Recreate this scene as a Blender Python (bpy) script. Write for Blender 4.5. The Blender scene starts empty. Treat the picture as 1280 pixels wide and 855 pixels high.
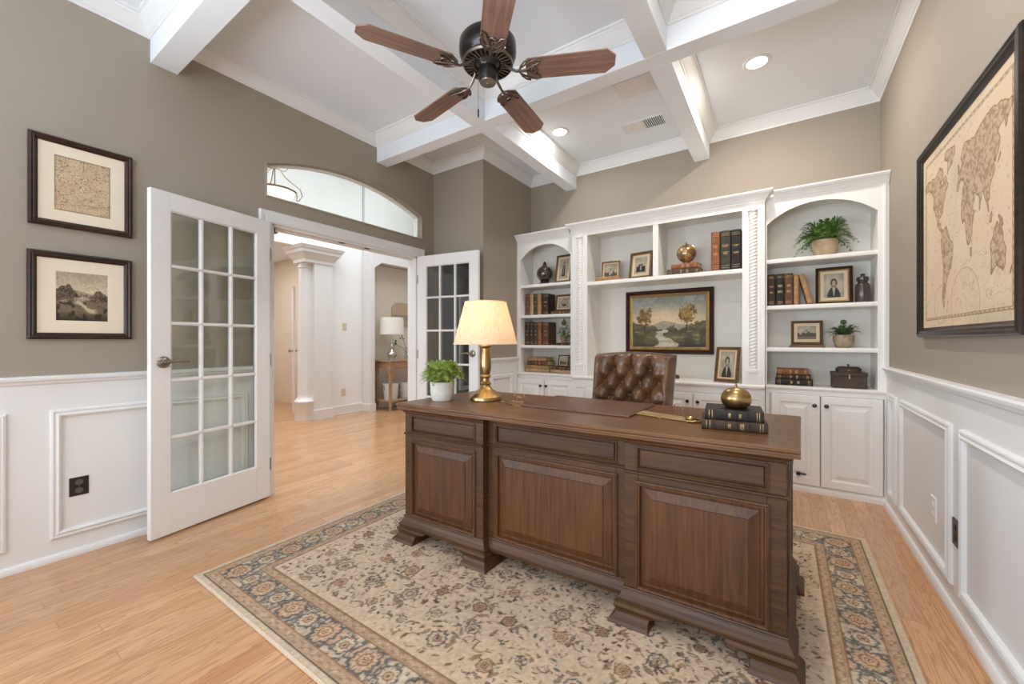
import bpy, bmesh, math, random
import numpy as np
from mathutils import Matrix, Vector
PI = math.pi
random.seed(7)
SC = bpy.context.scene
COL = SC.collection

# ------------------------------------------------------------------ helpers
def lin(c):
    c = c / 255.0
    return c / 12.92 if c <= 0.04045 else ((c + 0.055) / 1.055) ** 2.4
def rgb(r, g, b):
    return (lin(r), lin(g), lin(b), 1.0)

class NB:
    def __init__(s, name):
        s.m = bpy.data.materials.new(name); s.m.use_nodes = True
        s.t = s.m.node_tree; s.t.nodes.clear()
        s.out = s.n('ShaderNodeOutputMaterial')
    def n(s, typ, ins=None, **props):
        nd = s.t.nodes.new(typ)
        for k, v in props.items(): setattr(nd, k, v)
        if ins:
            for k, v in ins.items():
                sock = nd.inputs[k]
                if isinstance(v, bpy.types.NodeSocket): s.t.links.new(v, sock)
                else: sock.default_value = v
        return nd
    def math(s, op, a, b=0.0, c=None):
        nd = s.n('ShaderNodeMath', operation=op)
        for i, v in enumerate((a, b, c)):
            if v is None: continue
            if isinstance(v, bpy.types.NodeSocket): s.t.links.new(v, nd.inputs[i])
            else: nd.inputs[i].default_value = v
        return nd.outputs[0]
    def mix(s, f, a, b, blend='MIX'):
        nd = s.n('ShaderNodeMix', data_type='RGBA', blend_type=blend)
        for i, v in ((0, f), (6, a), (7, b)):
            if isinstance(v, bpy.types.NodeSocket): s.t.links.new(v, nd.inputs[i])
            else: nd.inputs[i].default_value = v
        return nd.outputs[2]
    def surf(s, sh):
        s.t.links.new(sh, s.out.inputs['Surface']); return s.m
    def mapped(s, scale=(1, 1, 1), coord='Object'):
        tc = s.n('ShaderNodeTexCoord')
        mp = s.n('ShaderNodeMapping', {'Vector': tc.outputs[coord], 'Scale': scale})
        return mp.outputs[0]

MATS = {}
def mat(name, c, rough=0.5, metal=0.0, var=0.06, nscale=8.0, bump=0.0, bscale=200.0, spec=0.5, coat=0.0, stretch=(1, 1, 1), c2=None, sss=0.0):
    if name in MATS: return MATS[name]
    b = NB(name)
    v = b.mapped(stretch)
    nz = b.n('ShaderNodeTexNoise', {'Vector': v, 'Scale': nscale, 'Detail': 4.0})
    col = rgb(*c)
    if c2 is None:
        dk = tuple(x * (1 - var) for x in col[:3]) + (1,)
        lt = tuple(min(1, x * (1 + var)) for x in col[:3]) + (1,)
    else:
        dk, lt = col, rgb(*c2)
    f = b.n('ShaderNodeMapRange', {'Value': nz.outputs[0], 'From Min': 0.3, 'From Max': 0.7})
    cc = b.mix(f.outputs[0], dk, lt)
    ins = {'Base Color': cc, 'Roughness': rough, 'Metallic': metal, 'Specular IOR Level': spec, 'Coat Weight': coat}
    p = b.n('ShaderNodeBsdfPrincipled', ins)
    if bump > 0:
        n2 = b.n('ShaderNodeTexNoise', {'Vector': v, 'Scale': bscale, 'Detail': 3.0})
        bp = b.n('ShaderNodeBump', {'Height': n2.outputs[0], 'Strength': bump, 'Distance': 0.002})
        b.t.links.new(bp.outputs[0], p.inputs['Normal'])
    MATS[name] = b.surf(p.outputs[0])
    return MATS[name]

def wood(name, dark, light, axis='X', rough=0.4, freq=1.0, coat=0.0):
    if name in MATS: return MATS[name]
    b = NB(name)
    k = {'X': (2.0, 45, 45), 'Y': (45, 2.0, 45), 'Z': (45, 45, 2.0)}[axis]
    v = b.mapped(tuple(q * freq for q in k))
    n1 = b.n('ShaderNodeTexNoise', {'Vector': v, 'Scale': 1.0, 'Detail': 5.0, 'Distortion': 0.4})
    v2 = b.mapped((3, 3, 3))
    n2 = b.n('ShaderNodeTexNoise', {'Vector': v2, 'Scale': 1.0, 'Detail': 2.0})
    v3 = b.mapped(tuple(q * freq * 4 for q in k))
    n3 = b.n('ShaderNodeTexNoise', {'Vector': v3, 'Scale': 1.0, 'Detail': 2.0})
    f = b.math('ADD', b.math('MULTIPLY', n1.outputs[0], 0.65), b.math('MULTIPLY', n2.outputs[0], 0.35))
    f = b.n('ShaderNodeMapRange', {'Value': f, 'From Min': 0.36, 'From Max': 0.64}).outputs[0]
    col = b.mix(f, rgb(*dark), rgb(*light))
    pore = b.n('ShaderNodeMapRange', {'Value': n3.outputs[0], 'From Min': 0.33, 'From Max': 0.42, 'To Min': 0.78, 'To Max': 1.0}).outputs[0]
    pc = b.n('ShaderNodeCombineColor', {0: pore, 1: pore, 2: pore})
    col = b.mix(1.0, col, pc.outputs[0], 'MULTIPLY')
    bp = b.n('ShaderNodeBump', {'Height': n3.outputs[0], 'Strength': 0.08, 'Distance': 0.001})
    p = b.n('ShaderNodeBsdfPrincipled', {'Base Color': col, 'Roughness': rough, 'Coat Weight': coat, 'Coat Roughness': 0.25, 'Specular IOR Level': 0.36, 'Normal': bp.outputs[0]})
    MATS[name] = b.surf(p.outputs[0]); return MATS[name]

def glass_mat(name='clear_glass', tint=(250, 252, 250)):
    if name in MATS: return MATS[name]
    b = NB(name)
    v = b.mapped((6, 6, 6))
    nz = b.n('ShaderNodeTexNoise', {'Vector': v, 'Scale': 1.0, 'Detail': 1.0})
    bp = b.n('ShaderNodeBump', {'Height': nz.outputs[0], 'Strength': 0.04, 'Distance': 0.02})
    lw = b.n('ShaderNodeLayerWeight', {'Blend': 0.5, 'Normal': bp.outputs[0]})
    f = b.math('ADD', b.math('MULTIPLY', b.math('POWER', lw.outputs['Facing'], 5.0), 0.9), 0.045)
    tr = b.n('ShaderNodeBsdfTransparent', {'Color': rgb(*tint)})
    gl = b.n('ShaderNodeBsdfGlossy', {'Roughness': 0.01, 'Normal': bp.outputs[0]})
    mx = b.n('ShaderNodeMixShader', {0: f, 1: tr.outputs[0], 2: gl.outputs[0]})
    MATS[name] = b.surf(mx.outputs[0]); return MATS[name]

def emit_mat(name, c, strength):
    if name in MATS: return MATS[name]
    b = NB(name)
    e = b.n('ShaderNodeEmission', {'Color': rgb(*c), 'Strength': strength})
    MATS[name] = b.surf(e.outputs[0]); return MATS[name]

def attr_mat(name, rough=0.6, bump=0.0, bscale=600.0, coat=0.0, spec=0.3):
    """material that reads the printed / woven colours stored on the surface"""
    if name in MATS: return MATS[name]
    b = NB(name)
    a = b.n('ShaderNodeVertexColor', layer_name='print')
    p = b.n('ShaderNodeBsdfPrincipled', {'Base Color': a.outputs[0], 'Roughness': rough, 'Coat Weight': coat, 'Specular IOR Level': spec})
    if bump > 0:
        nz = b.n('ShaderNodeTexNoise', {'Vector': b.mapped(), 'Scale': bscale, 'Detail': 2.0})
        bp = b.n('ShaderNodeBump', {'Height': nz.outputs[0], 'Strength': bump, 'Distance': 0.003})
        b.t.links.new(bp.outputs[0], p.inputs['Normal'])
    MATS[name] = b.surf(p.outputs[0]); return MATS[name]

class MB:
    """collects shapes into one mesh"""
    def __init__(s): s.bm = bmesh.new(); s.mi = 0
    def face(s, vs, smooth=False):
        try: f = s.bm.faces.new(vs)
        except ValueError: return None
        f.smooth = smooth; f.material_index = s.mi; return f
    def v(s, co, M=None):
        co = Vector(co)
        return s.bm.verts.new(M @ co if M is not None else co)
    def box(s, x0, x1, y0, y1, z0, z1, M=None):
        p = [(x0, y0, z0), (x1, y0, z0), (x1, y1, z0), (x0, y1, z0), (x0, y0, z1), (x1, y0, z1), (x1, y1, z1), (x0, y1, z1)]
        w = [s.v(q, M) for q in p]
        for f in ((0, 3, 2, 1), (4, 5, 6, 7), (0, 1, 5, 4), (1, 2, 6, 5), (2, 3, 7, 6), (3, 0, 4, 7)): s.face([w[i] for i in f])
        return s
    def loft(s, loops, closed=True, cap0=True, cap1=True, smooth=False, M=None):
        """loops: lists of 3d points, equal length"""
        R = [[s.v(p, M) for p in L] for L in loops]
        n = len(R[0])
        for a, b in zip(R, R[1:]):
            for i in range(n if closed else n - 1):
                j = (i + 1) % n
                s.face([a[i], a[j], b[j], b[i]], smooth)
        if cap0: s.face(list(reversed(R[0])))
        if cap1: s.face(R[-1])
        return s
    def prism(s, pts, lo, hi, axis='Z', M=None):
        """pts 2d polygon extruded along axis; X:(y,z) Y:(x,z) Z:(x,y)"""
        f = {'X': lambda p, h: (h, p[0], p[1]), 'Y': lambda p, h: (p[0], h, p[1]), 'Z': lambda p, h: (p[0], p[1], h)}[axis]
        return s.loft([[f(p, lo) for p in pts], [f(p, hi) for p in pts]], M=M)
    def lathe(s, prof, c=(0, 0, 0), seg=24, M=None, sx=1.0, sy=1.0, cap0=True, cap1=True):
        L = []
        for r, z in prof:
            L.append([(c[0] + sx * r * math.cos(2 * PI * i / seg), c[1] + sy * r * math.sin(2 * PI * i / seg), c[2] + z) for i in range(seg)])
        return s.loft(L, smooth=True, M=M, cap0=cap0, cap1=cap1)
    def tube(s, path, r, seg=8, M=None, closed=False):
        path = [Vector(p) for p in path]; n = len(path); L = []
        up = Vector((0, 0, 1))
        for i, p in enumerate(path):
            if closed: t = path[(i + 1) % n] - path[i - 1]
            else: t = path[min(i + 1, n - 1)] - path[max(i - 1, 0)]
            t = t.normalized() if t.length > 1e-9 else Vector((0, 0, 1))
            a = up if abs(t.dot(up)) < 0.95 else Vector((1, 0, 0))
            u = t.cross(a).normalized(); w = u.cross(t).normalized()
            rr = r[i] if isinstance(r, (list, tuple)) else r
            L.append([p + u * rr * math.cos(2 * PI * k / seg) + w * rr * math.sin(2 * PI * k / seg) for k in range(seg)])
        if closed:
            L.append(L[0]); return s.loft(L, smooth=True, cap0=False, cap1=False, M=M)
        return s.loft(L, smooth=True, M=M)
    def sphere(s, c, r, seg=16, rings=10, sx=1, sy=1, sz=1, M=None):
        prof = [(max(1e-4, r * math.sin(PI * i / rings)), -r * math.cos(PI * i / rings) * sz) for i in range(rings + 1)]
        return s.lathe(prof, c, seg, M=M, sx=sx, sy=sy)
    def ring(s, poly, prof, M=None, closed=True, flip=False):
        """mitred moulding: poly 2d CCW corner list, prof [(inset, height)] -> (x,y,z) with z=height"""
        n = len(poly); L = []
        P = [Vector(p) for p in poly]
        for i in range(n):
            d1 = (P[i] - P[i - 1]).normalized() if (closed or i > 0) else None
            d2 = (P[(i + 1) % n] - P[i]).normalized() if (closed or i < n - 1) else None
            if d1 is None: d1 = d2
            if d2 is None: d2 = d1
            n1 = Vector((-d1.y, d1.x)); n2 = Vector((-d2.y, d2.x))
            mvec = n1 + n2
            k = mvec / (1 + n1.dot(n2)) if (1 + n1.dot(n2)) > 1e-6 else n1
            L.append([(P[i].x + k.x * a, P[i].y + k.y * a, h) for a, h in prof])
        if closed: L.append(L[0])
        R = [[s.v(p, M) for p in l] for l in L] if not closed else None
        if closed:
            R = [[s.v(p, M) for p in l] for l in L[:-1]]; R.append(R[0])
        m = len(prof)
        for a, b in zip(R, R[1:]):
            for i in range(m - 1):
                s.face([a[i], b[i], b[i + 1], a[i + 1]])
        if not closed:
            s.face(R[0]); s.face(list(reversed(R[-1])))
        return s
    def panel(s, x0, x1, z0, z1, steps, M=None):
        """nested rectangles facing -Y: steps [(inset, y)], last one capped"""
        L = [[(x0 + a, y, z0 + a), (x1 - a, y, z0 + a), (x1 - a, y, z1 - a), (x0 + a, y, z1 - a)] for a, y in steps]
        return s.loft(L, cap0=False, cap1=True, M=M)
    def build(s, name, mats=None, parent=None, bevel=0.0, sharp=38, recalc=True, bseg=2, smooth_all=False):
        bm = s.bm
        if recalc: bmesh.ops.recalc_face_normals(bm, faces=bm.faces)
        if smooth_all:
            for f in bm.faces: f.smooth = True
        for e in bm.edges:
            if len(e.link_faces) == 2 and e.calc_face_angle(0) > math.radians(sharp): e.smooth = False
        me = bpy.data.meshes.new(name); bm.to_mesh(me); bm.free()
        if mats is not None:
            for m in (mats if isinstance(mats, (list, tuple)) else [mats]): me.materials.append(m)
        o = bpy.data.objects.new(name, me); COL.objects.link(o)
        if parent is not None: o.parent = parent
        if bevel > 0:
            b = o.modifiers.new('edge', 'BEVEL'); b.width = bevel; b.segments = bseg; b.limit_method = 'ANGLE'; b.angle_limit = math.radians(40)
        return o

def tag(o, label, cat, group=None):
    o['label'] = label; o['category'] = cat
    if group: o['group'] = group
    return o
def thing(name, label, cat, loc=(0, 0, 0), rz=0.0, group=None):
    o = bpy.data.objects.new(name, None); COL.objects.link(o)
    o.empty_display_size = 0.05
    o.location = loc; o.rotation_euler = (0, 0, rz)
    return tag(o, label, cat, group)
def struct(o, label=None, cat=None):
    o['kind'] = 'structure'
    if label: o['label'] = label
    if cat: o['category'] = cat
    return o
def RZ(a): return Matrix.Rotation(a, 4, 'Z')
def RX(a): return Matrix.Rotation(a, 4, 'X')
def RY(a): return Matrix.Rotation(a, 4, 'Y')
def T(x, y, z): return Matrix.Translation((x, y, z))

# -------- value noise for prints
def vnoise(x, y, seed=0):
    xi = np.floor(x).astype(np.int64); yi = np.floor(y).astype(np.int64)
    fx = x - xi; fy = y - yi
    fx = fx * fx * (3 - 2 * fx); fy = fy * fy * (3 - 2 * fy)
    def h(a, b):
        n = (a * 374761393 + b * 668265263 + seed * 1442695) & 0x7fffffff
        n = ((n ^ (n >> 13)) * 1274126177) & 0x7fffffff
        return ((n ^ (n >> 16)) & 0xffff) / 65535.0
    return (h(xi, yi) * (1 - fx) + h(xi + 1, yi) * fx) * (1 - fy) + (h(xi, yi + 1) * (1 - fx) + h(xi + 1, yi + 1) * fx) * fy
def fbm(x, y, oct=4, seed=0):
    r = np.zeros_like(x); a = 0.5; t = 0
    for i in range(oct):
        r += a * vnoise(x * 2 ** i, y * 2 ** i, seed + i * 17); t += a; a *= 0.5
    return r / t
def sm(a, b, x):
    t = np.clip((x - a) / (b - a + 1e-9), 0, 1); return t * t * (3 - 2 * t)
def lay(img, mask, c):
    img[:] = img * (1 - mask[..., None]) + np.array(c, float) * mask[..., None]
def to_lin(img):
    c = np.clip(img, 0, 255) / 255.0
    return np.where(c <= 0.04045, c / 12.92, ((c + 0.055) / 1.055) ** 2.4)

def printed(name, img, w, h, material, parent=None, M=None, thick=None):
    """flat sheet in local XZ facing -Y, centred in x, from z=0; img rows bottom->top, sRGB 0..255"""
    H, W = img.shape[:2]
    xs = np.linspace(-w / 2, w / 2, W); zs = np.linspace(0, h, H)
    X, Z = np.meshgrid(xs, zs)
    co = np.stack([X, np.zeros_like(X), Z], -1).reshape(-1, 3)
    i = (np.arange(H - 1)[:, None] * W + np.arange(W - 1)[None, :]).reshape(-1)
    q = np.stack([i, i + 1, i + W + 1, i + W], -1)
    return sheet(name, co, q, to_lin(img).reshape(-1, 3), material, parent, M)

def sheet(name, co, q, colors, material, parent=None, M=None, extra=None):
    me = bpy.data.meshes.new(name)
    n = len(co); m = len(q)
    me.vertices.add(n); me.vertices.foreach_set('co', np.ascontiguousarray(co, dtype=np.float32).ravel())
    me.loops.add(m * 4); me.polygons.add(m)
    me.loops.foreach_set('vertex_index', q.astype(np.int32).ravel())
    me.polygons.foreach_set('loop_start', np.arange(0, m * 4, 4, dtype=np.int32))
    me.update(calc_edges=True)
    ca = me.color_attributes.new('print', 'FLOAT_COLOR', 'POINT')
    c4 = np.ones((n, 4), np.float32); c4[:, :3] = colors
    ca.data.foreach_set('color', c4.ravel())
    me.validate()
    me.materials.append(material)
    if M is not None: me.transform(M)
    o = bpy.data.objects.new(name, me); COL.objects.link(o)
    if parent is not None: o.parent = parent
    return o

# ------------------------------------------------------------------ materials
def floor_mat():
    b = NB('oak_floor')
    tc = b.n('ShaderNodeTexCoord'); sx = b.n('ShaderNodeSeparateXYZ', {0: tc.outputs['Object']})
    X, Y = sx.outputs[0], sx.outputs[1]
    w = 0.083
    u = b.math('DIVIDE', X, w); idx = b.math('FLOOR', u); fu = b.math('FRACT', u)
    r1 = b.n('ShaderNodeTexWhiteNoise', {'W': idx}, noise_dimensions='1D').outputs[0]
    yy = b.math('ADD', b.math('DIVIDE', Y, 1.15), b.math('MULTIPLY', r1, 7.3))
    jd = b.math('FLOOR', yy); fv = b.math('FRACT', yy)
    cid = b.n('ShaderNodeCombineXYZ', {0: idx, 1: jd, 2: 0.0})
    rn = b.n('ShaderNodeTexWhiteNoise', {'Vector': cid.outputs[0]}, noise_dimensions='2D')
    rv = rn.outputs[0]
    # grain
    gx = b.math('ADD', X, b.math('MULTIPLY', rv, 13.0)); gy = b.math('ADD', Y, b.math('MULTIPLY', rv, 29.0))
    gv = b.n('ShaderNodeCombineXYZ', {0: b.math('MULTIPLY', gx, 26.0), 1: b.math('MULTIPLY', gy, 2.2), 2: 0.0})
    g1 = b.n('ShaderNodeTexNoise', {'Vector': gv.outputs[0], 'Scale': 1.0, 'Detail': 3.0, 'Distortion': 0.8}).outputs[0]
    wv = b.math('SINE', b.math('MULTIPLY', g1, 46.0))
    wv = b.n('ShaderNodeMapRange', {'Value': wv, 'From Min': 0.1, 'From Max': 1.0}).outputs[0]
    gv2 = b.n('ShaderNodeCombineXYZ', {0: b.math('MULTIPLY', gx, 240.0), 1: b.math('MULTIPLY', gy, 7.0), 2: 0.0})
    g2 = b.n('ShaderNodeTexNoise', {'Vector': gv2.outputs[0], 'Scale': 1.0, 'Detail': 2.0}).outputs[0]
    base = b.mix(rv, rgb(211, 163, 117), rgb(190, 138, 93))
    base = b.mix(b.n('ShaderNodeMapRange', {'Value': rn.outputs[1], 'From Min': .6, 'From Max': 1.0, 'To Max': .5}).outputs[0], base, rgb(216, 182, 148))
    base = b.mix(b.math('MULTIPLY', wv, 0.52), base, rgb(150, 104, 66))
    base = b.mix(b.n('ShaderNodeMapRange', {'Value': g2, 'From Min': .5, 'From Max': .75, 'To Max': .35}).outputs[0], base, rgb(160, 112, 76))
    e1 = b.math('MINIMUM', fu, b.math('SUBTRACT', 1.0, fu))
    e2 = b.math('MULTIPLY', b.math('MINIMUM', fv, b.math('SUBTRACT', 1.0, fv)), 1.15 / w)
    e = b.math('MINIMUM', e1, e2)
    seam = b.n('ShaderNodeMapRange', {'Value': e, 'From Min': 0.006, 'From Max': 0.022, 'To Min': 0.55, 'To Max': 0.0}).outputs[0]
    base = b.mix(seam, base, rgb(116, 74, 46))
    bp = b.n('ShaderNodeBump', {'Height': b.math('SUBTRACT', b.math('MULTIPLY', g2, 0.25), seam), 'Strength': 0.12, 'Distance': 0.002})
    rg = b.n('ShaderNodeMapRange', {'Value': g1, 'To Min': 0.26, 'To Max': 0.38}).outputs[0]
    p = b.n('ShaderNodeBsdfPrincipled', {'Base Color': base, 'Roughness': rg, 'Normal': bp.outputs[0], 'Coat Weight': 0.6, 'Coat Roughness': 0.16})
    return b.surf(p.outputs[0])

M_FLOOR = floor_mat()
M_TAUPE = mat('taupe_wall_paint', (158, 147, 132), 0.75, var=0.02, nscale=2.5, bump=0.10, bscale=260)
M_WHITE = mat('white_trim_paint', (230, 230, 229), 0.38, var=0.012, nscale=3)
M_CEIL = mat('white_ceiling_paint', (231, 236, 241), 0.8, var=0.012, nscale=2)
M_BOOK = mat('white_cabinet_paint', (236, 233, 228), 0.36, var=0.012, nscale=3)
M_BACK = mat('pale_grey_backboard_paint', (226, 221, 211), 0.6, var=0.015, nscale=3)
M_DOOR = mat('white_door_enamel', (236, 235, 234), 0.34, var=0.01, nscale=3)
M_FOY = mat('warm_white_foyer_paint', (240, 241, 240), 0.8, var=0.015, nscale=2)
M_FTAN = mat('pale_beige_foyer_paint', (219, 207, 190), 0.8, var=0.015, nscale=2)
M_GLASS = glass_mat()
M_BRONZE = mat('dark_bronze', (66, 63, 62), 0.28, 0.85, var=0.12, nscale=12)
M_NICKEL = mat('satin_nickel', (150, 142, 130), 0.28, 1.0, var=0.05)
M_BRASS = mat('aged_brass', (172, 142, 98), 0.30, 1.0, var=0.16, nscale=14)
M_BLACK = mat('black_plastic', (24, 22, 21), 0.4, var=0.1)

XL, XR, YB, YF, ZC = -3.20, 0.63, 4.13, -2.30, 3.10
BX, BY = -2.503, 3.20                       # chase in the far left corner
DY0, DY1, DZ = 1.50, 2.955, 2.045           # double door opening
def MLEFT(x): return Matrix(((0, 0, 1, x), (1, 0, 0, 0), (0, 1, 0, 0), (0, 0, 0, 1)))
def MRIGHT(x): return Matrix(((0, 0, -1, x), (1, 0, 0, 0), (0, 1, 0, 0), (0, 0, 0, 1)))
def MFRONT(y): return Matrix(((1, 0, 0, 0), (0, 0, -1, y), (0, 1, 0, 0), (0, 0, 0, 1)))

# ------------------------------------------------------------------ shell
mb = MB(); mb.box(-9.2, XR + .15, YF - .15, 7.2, -0.1, 0.0)
struct(mb.build('floor', M_FLOOR))
mb = MB(); mb.box(XL - .12, XR + .15, YF - .15, YB + .15, ZC, ZC + .12)
struct(mb.build('ceiling', M_CEIL))

# arched transom opening
TY0, TY1, TZ0, TZS, TZT = 1.463, 3.022, 2.250, 2.488, 2.640
def arch(y, c0=TY0, c1=TY1, zs=TZS, zt=TZT):
    h = (c1 - c0) / 2; s = zt - zs; R = (h * h + s * s) / (2 * s); m = (c0 + c1) / 2
    return zt - (R - math.sqrt(max(0, R * R - (y - m) ** 2)))
mb = MB(); W0, W1 = XL - .12, XL
NY0, NY1, NZ0, NZ1 = 3.66, 3.90, .62, 1.64      # added opening from the invented closet to the foyer, for bright patches in the panes
SY0, SY1, SZ0, SZ1 = -1.95, -.60, .60, 2.50      # unseen side window, added to brighten the right wall and ceiling
mb.box(W0, W1, YF, SY0, 0, DZ); mb.box(W0, W1, SY1, DY0, 0, DZ); mb.box(W0, W1, SY0, SY1, 0, SZ0); mb.box(W0, W1, DY1, NY0, 0, DZ); mb.box(W0, W1, NY1, BY + .2, 0, DZ)
mb.box(W0, W1, NY0, NY1, 0, NZ0); mb.box(W0, W1, NY0, NY1, NZ1, DZ)
mb.box(W0, W1, YF, SY0, DZ, TZ0); mb.box(W0, W1, SY1, BY + .2, DZ, TZ0)
mb.box(W0, W1, YF, SY0, TZ0, ZC + .1); mb.box(W0, W1, SY1, TY0, TZ0, ZC + .1); mb.box(W0, W1, SY0, SY1, SZ1, ZC + .1); mb.box(W0, W1, TY1, BY + .2, TZ0, ZC + .1)
N = 28
ys = [TY0 + (TY1 - TY0) * i / N for i in range(N + 1)]
mb.loft([[(W0, y, arch(y)), (W1, y, arch(y)), (W1, y, ZC + .1), (W0, y, ZC + .1)] for y in ys])
struct(mb.build('wall_left', M_TAUPE))
mb = MB(); mb.box(XR, XR + .12, YF, YB, 0, ZC + .1); struct(mb.build('wall_right', M_TAUPE))
mb = MB(); mb.box(BX, XR + .12, YB, YB + .12, 0, ZC + .1); struct(mb.build('wall_back', M_TAUPE))
mb = MB(); mb.box(XL, BX, BY, BY + .1, 2.02, ZC + .1); mb.box(XL, XL + .05, BY, BY + .1, 0, 2.02); mb.box(BX - .05, BX, BY, BY + .1, 0, 2.02)
mb.box(BX - .1, BX, BY + .1, YB + .12, 0, ZC + .1)
struct(mb.build('wall_corner', M_TAUPE))
M_CLOS = mat('added_closet_slate', (116, 120, 126), .7, var=.03)  # invented closet, coloured dark so the right French door's panes look dark
mb = MB(); mb.box(XL, XL + .01, BY + .1, NY0, 0, 2.6); mb.box(XL, XL + .01, NY1, YB, 0, 2.6); mb.box(XL, XL + .01, NY0, NY1, 0, NZ0); mb.box(XL, XL + .01, NY0, NY1, NZ1, 2.6)
mb.box(XL, BX - .1, YB, YB + .12, 0, 2.6); mb.box(BX - .11, BX - .1, BY + .1, YB, 0, 2.6); mb.box(XL, BX - .1, BY + .1, YB + .1, 2.6, 2.65)
struct(mb.build('added_closet_wall', M_CLOS))
mb = MB(); mb.ring([(NY0, NZ0), (NY1, NZ0), (NY1, NZ1), (NY0, NZ1)], [(-.05, .01), (-.05, .03), (0, .03), (0, -.12), (.02, -.12), (.02, -.05)], M=MLEFT(XL))
for z in (.96, 1.30): mb.box(XL - .07, XL - .05, NY0, NY1, z - .009, z + .009)
mb.box(XL - .07, XL - .05, (NY0 + NY1) / 2 - .009, (NY0 + NY1) / 2 + .009, NZ0, NZ1)
struct(mb.build('window_4', M_DOOR))
mb = MB(); mb.ring([(SY0, SZ0), (SY1, SZ0), (SY1, SZ1), (SY0, SZ1)], [(-.08, .001), (-.08, .022), (.001, .022), (.001, -.10), (.05, -.10), (.05, -.06)], M=MLEFT(XL))
mb.box(XL - .10, XL - .07, (SY0 + SY1) / 2 - .012, (SY0 + SY1) / 2 + .012, SZ0, SZ1)
for k in (1, 2): mb.box(XL - .10, XL - .07, SY0, SY1, SZ0 + (SZ1 - SZ0) * k / 3 - .012, SZ0 + (SZ1 - SZ0) * k / 3 + .012)
struct(mb.build('window_5', M_WHITE))
# wall behind the camera with two tall windows
WX = [(-2.75, -1.45), (-1.15, 0.15)]; WZ0, WZ1 = 0.55, 2.55
mb = MB()
xs = [XL - .12, WX[0][0], WX[0][1], WX[1][0], WX[1][1], XR + .12]
for a, b_ in ((0, 1), (2, 3), (4, 5)): mb.box(xs[a], xs[b_], YF - .12, YF, 0, ZC + .1)
for a, b_ in WX:
    mb.box(a, b_, YF - .12, YF, 0, WZ0); mb.box(a, b_, YF - .12, YF, WZ1, ZC + .1)
struct(mb.build('wall_front', M_TAUPE))
for i, (a, b_) in enumerate(WX):
    mb = MB()
    mb.ring([(a, WZ0), (b_, WZ0), (b_, WZ1), (a, WZ1)], [(-.08, 0), (-.08, .02), (0, .02), (0, -.1), (.05, -.1), (.05, -.06), (.05, -.1)], M=Matrix(((1, 0, 0, 0), (0, 0, 1, YF), (0, 1, 0, 0), (0, 0, 0, 1))))
    m = (a + b_) / 2
    mb.box(m - .012, m + .012, YF - .10, YF - .07, WZ0, WZ1)
    for k in (1, 2): mb.box(a, b_, YF - .10, YF - .07, WZ0 + (WZ1 - WZ0) * k / 3 - .012, WZ0 + (WZ1 - WZ0) * k / 3 + .012)
    struct(mb.build('window_%d' % (i + 2), M_WHITE))

# coffered ceiling beams
BZ = 2.857
bxs = [(XL, XR, .797, .932), (XL, XR, 2.449, 2.575)]
bys = [(-2.032, -1.903), (-.688, -.557)]
mb = MB()
for x0, x1, y0, y1 in bxs: mb.box(x0, x1, y0, y1, BZ, ZC)
segs = [(YF, .797), (.932, 2.449), (2.575, YB)]
for x0, x1 in bys:
    for y0, y1 in segs: mb.box(x0, x1, y0, y1, BZ, ZC)
struct(mb.build('trim_1', M_CEIL, bevel=.003))
# crown moulding round each coffer
CP = [(0, 2.998), (.006, 2.998), (.008, 3.012), (.016, 3.018), (.030, 3.036), (.052, 3.066), (.062, 3.076), (.064, 3.086), (.074, 3.088), (.076, 3.10)]
mb = MB()
xr = [(XL, -2.032), (-1.903, -.688), (-.557, XR)]
for i, (x0, x1) in enumerate(xr):
    for j, (y0, y1) in enumerate(segs):
        if i == 0 and j == 2: poly = [(XL, y0), (x1, y0), (x1, YB), (BX, YB), (BX, BY), (XL, BY)]
        else: poly = [(x0, y0), (x1, y0), (x1, y1), (x0, y1)]
        mb.ring(poly, CP)
struct(mb.build('trim_2', M_WHITE))

# wainscot boards, chair rail, shoe moulding, panel mouldings
RAILP = [(0, .918), (.012, .918), (.016, .930), (.026, .938), (.030, .950), (.040, .956), (.042, .968), (.034, .976), (0, .978)]
SHOE = [(0, 0), (.030, 0), (.030, .012), (.024, .026), (.016, .034), (0, .036)]
def wallset(axis, plane, sgn, lo, hi, name):
    """boards, rail, shoe along one wall; sgn = direction into the room"""
    out = MB()
    t = .018
    a, b_ = sorted((plane, plane + sgn * t))
    if axis == 'Y': out.box(a, b_, lo, hi, 0, .93)
    else: out.box(lo, hi, a, b_, 0, .93)
    out.prism([(plane + sgn * p, z) for p, z in RAILP], lo, hi, axis)
    return out
PM = [(0, 0), (0, .008), (.005, .014), (.012, .016), (.016, .011), (.022, .012), (.030, .019), (.038, .015), (.042, .006), (.043, 0)]
def pmould(mb, M, rects):
    for u0, u1, v0, v1 in rects: mb.ring([(u0, v0), (u1, v0), (u1, v1), (u0, v1)], PM, M=M)
mb = wallset('Y', XL, 1, -.50, DY0 - .09, 'l')
pmould(mb, MLEFT(XL + .018), [(-.44, .249, .112, .797), (.390, 1.33, .112, .797)])
struct(mb.build('trim_3', M_WHITE))
mb = MB(); mb.prism([(XL + .018 + p * .6, z) for p, z in SHOE], YF, DY0 - .09, 'Y'); struct(mb.build('baseboard_left', M_WHITE))
mb = wallset('Y', XR, -1, YF, 3.83, 'r')
pmould(mb, MRIGHT(XR - .018), [(-2.1, -1.0, .112, .80), (-.87, .20, .112, .80), (.33, 1.24, .112, .80), (1.36, 2.378, .112, .80), (2.487, 3.382, .112, .80), (3.487, 3.69, .112, .80)])
struct(mb.build('trim_4', M_WHITE))
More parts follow.
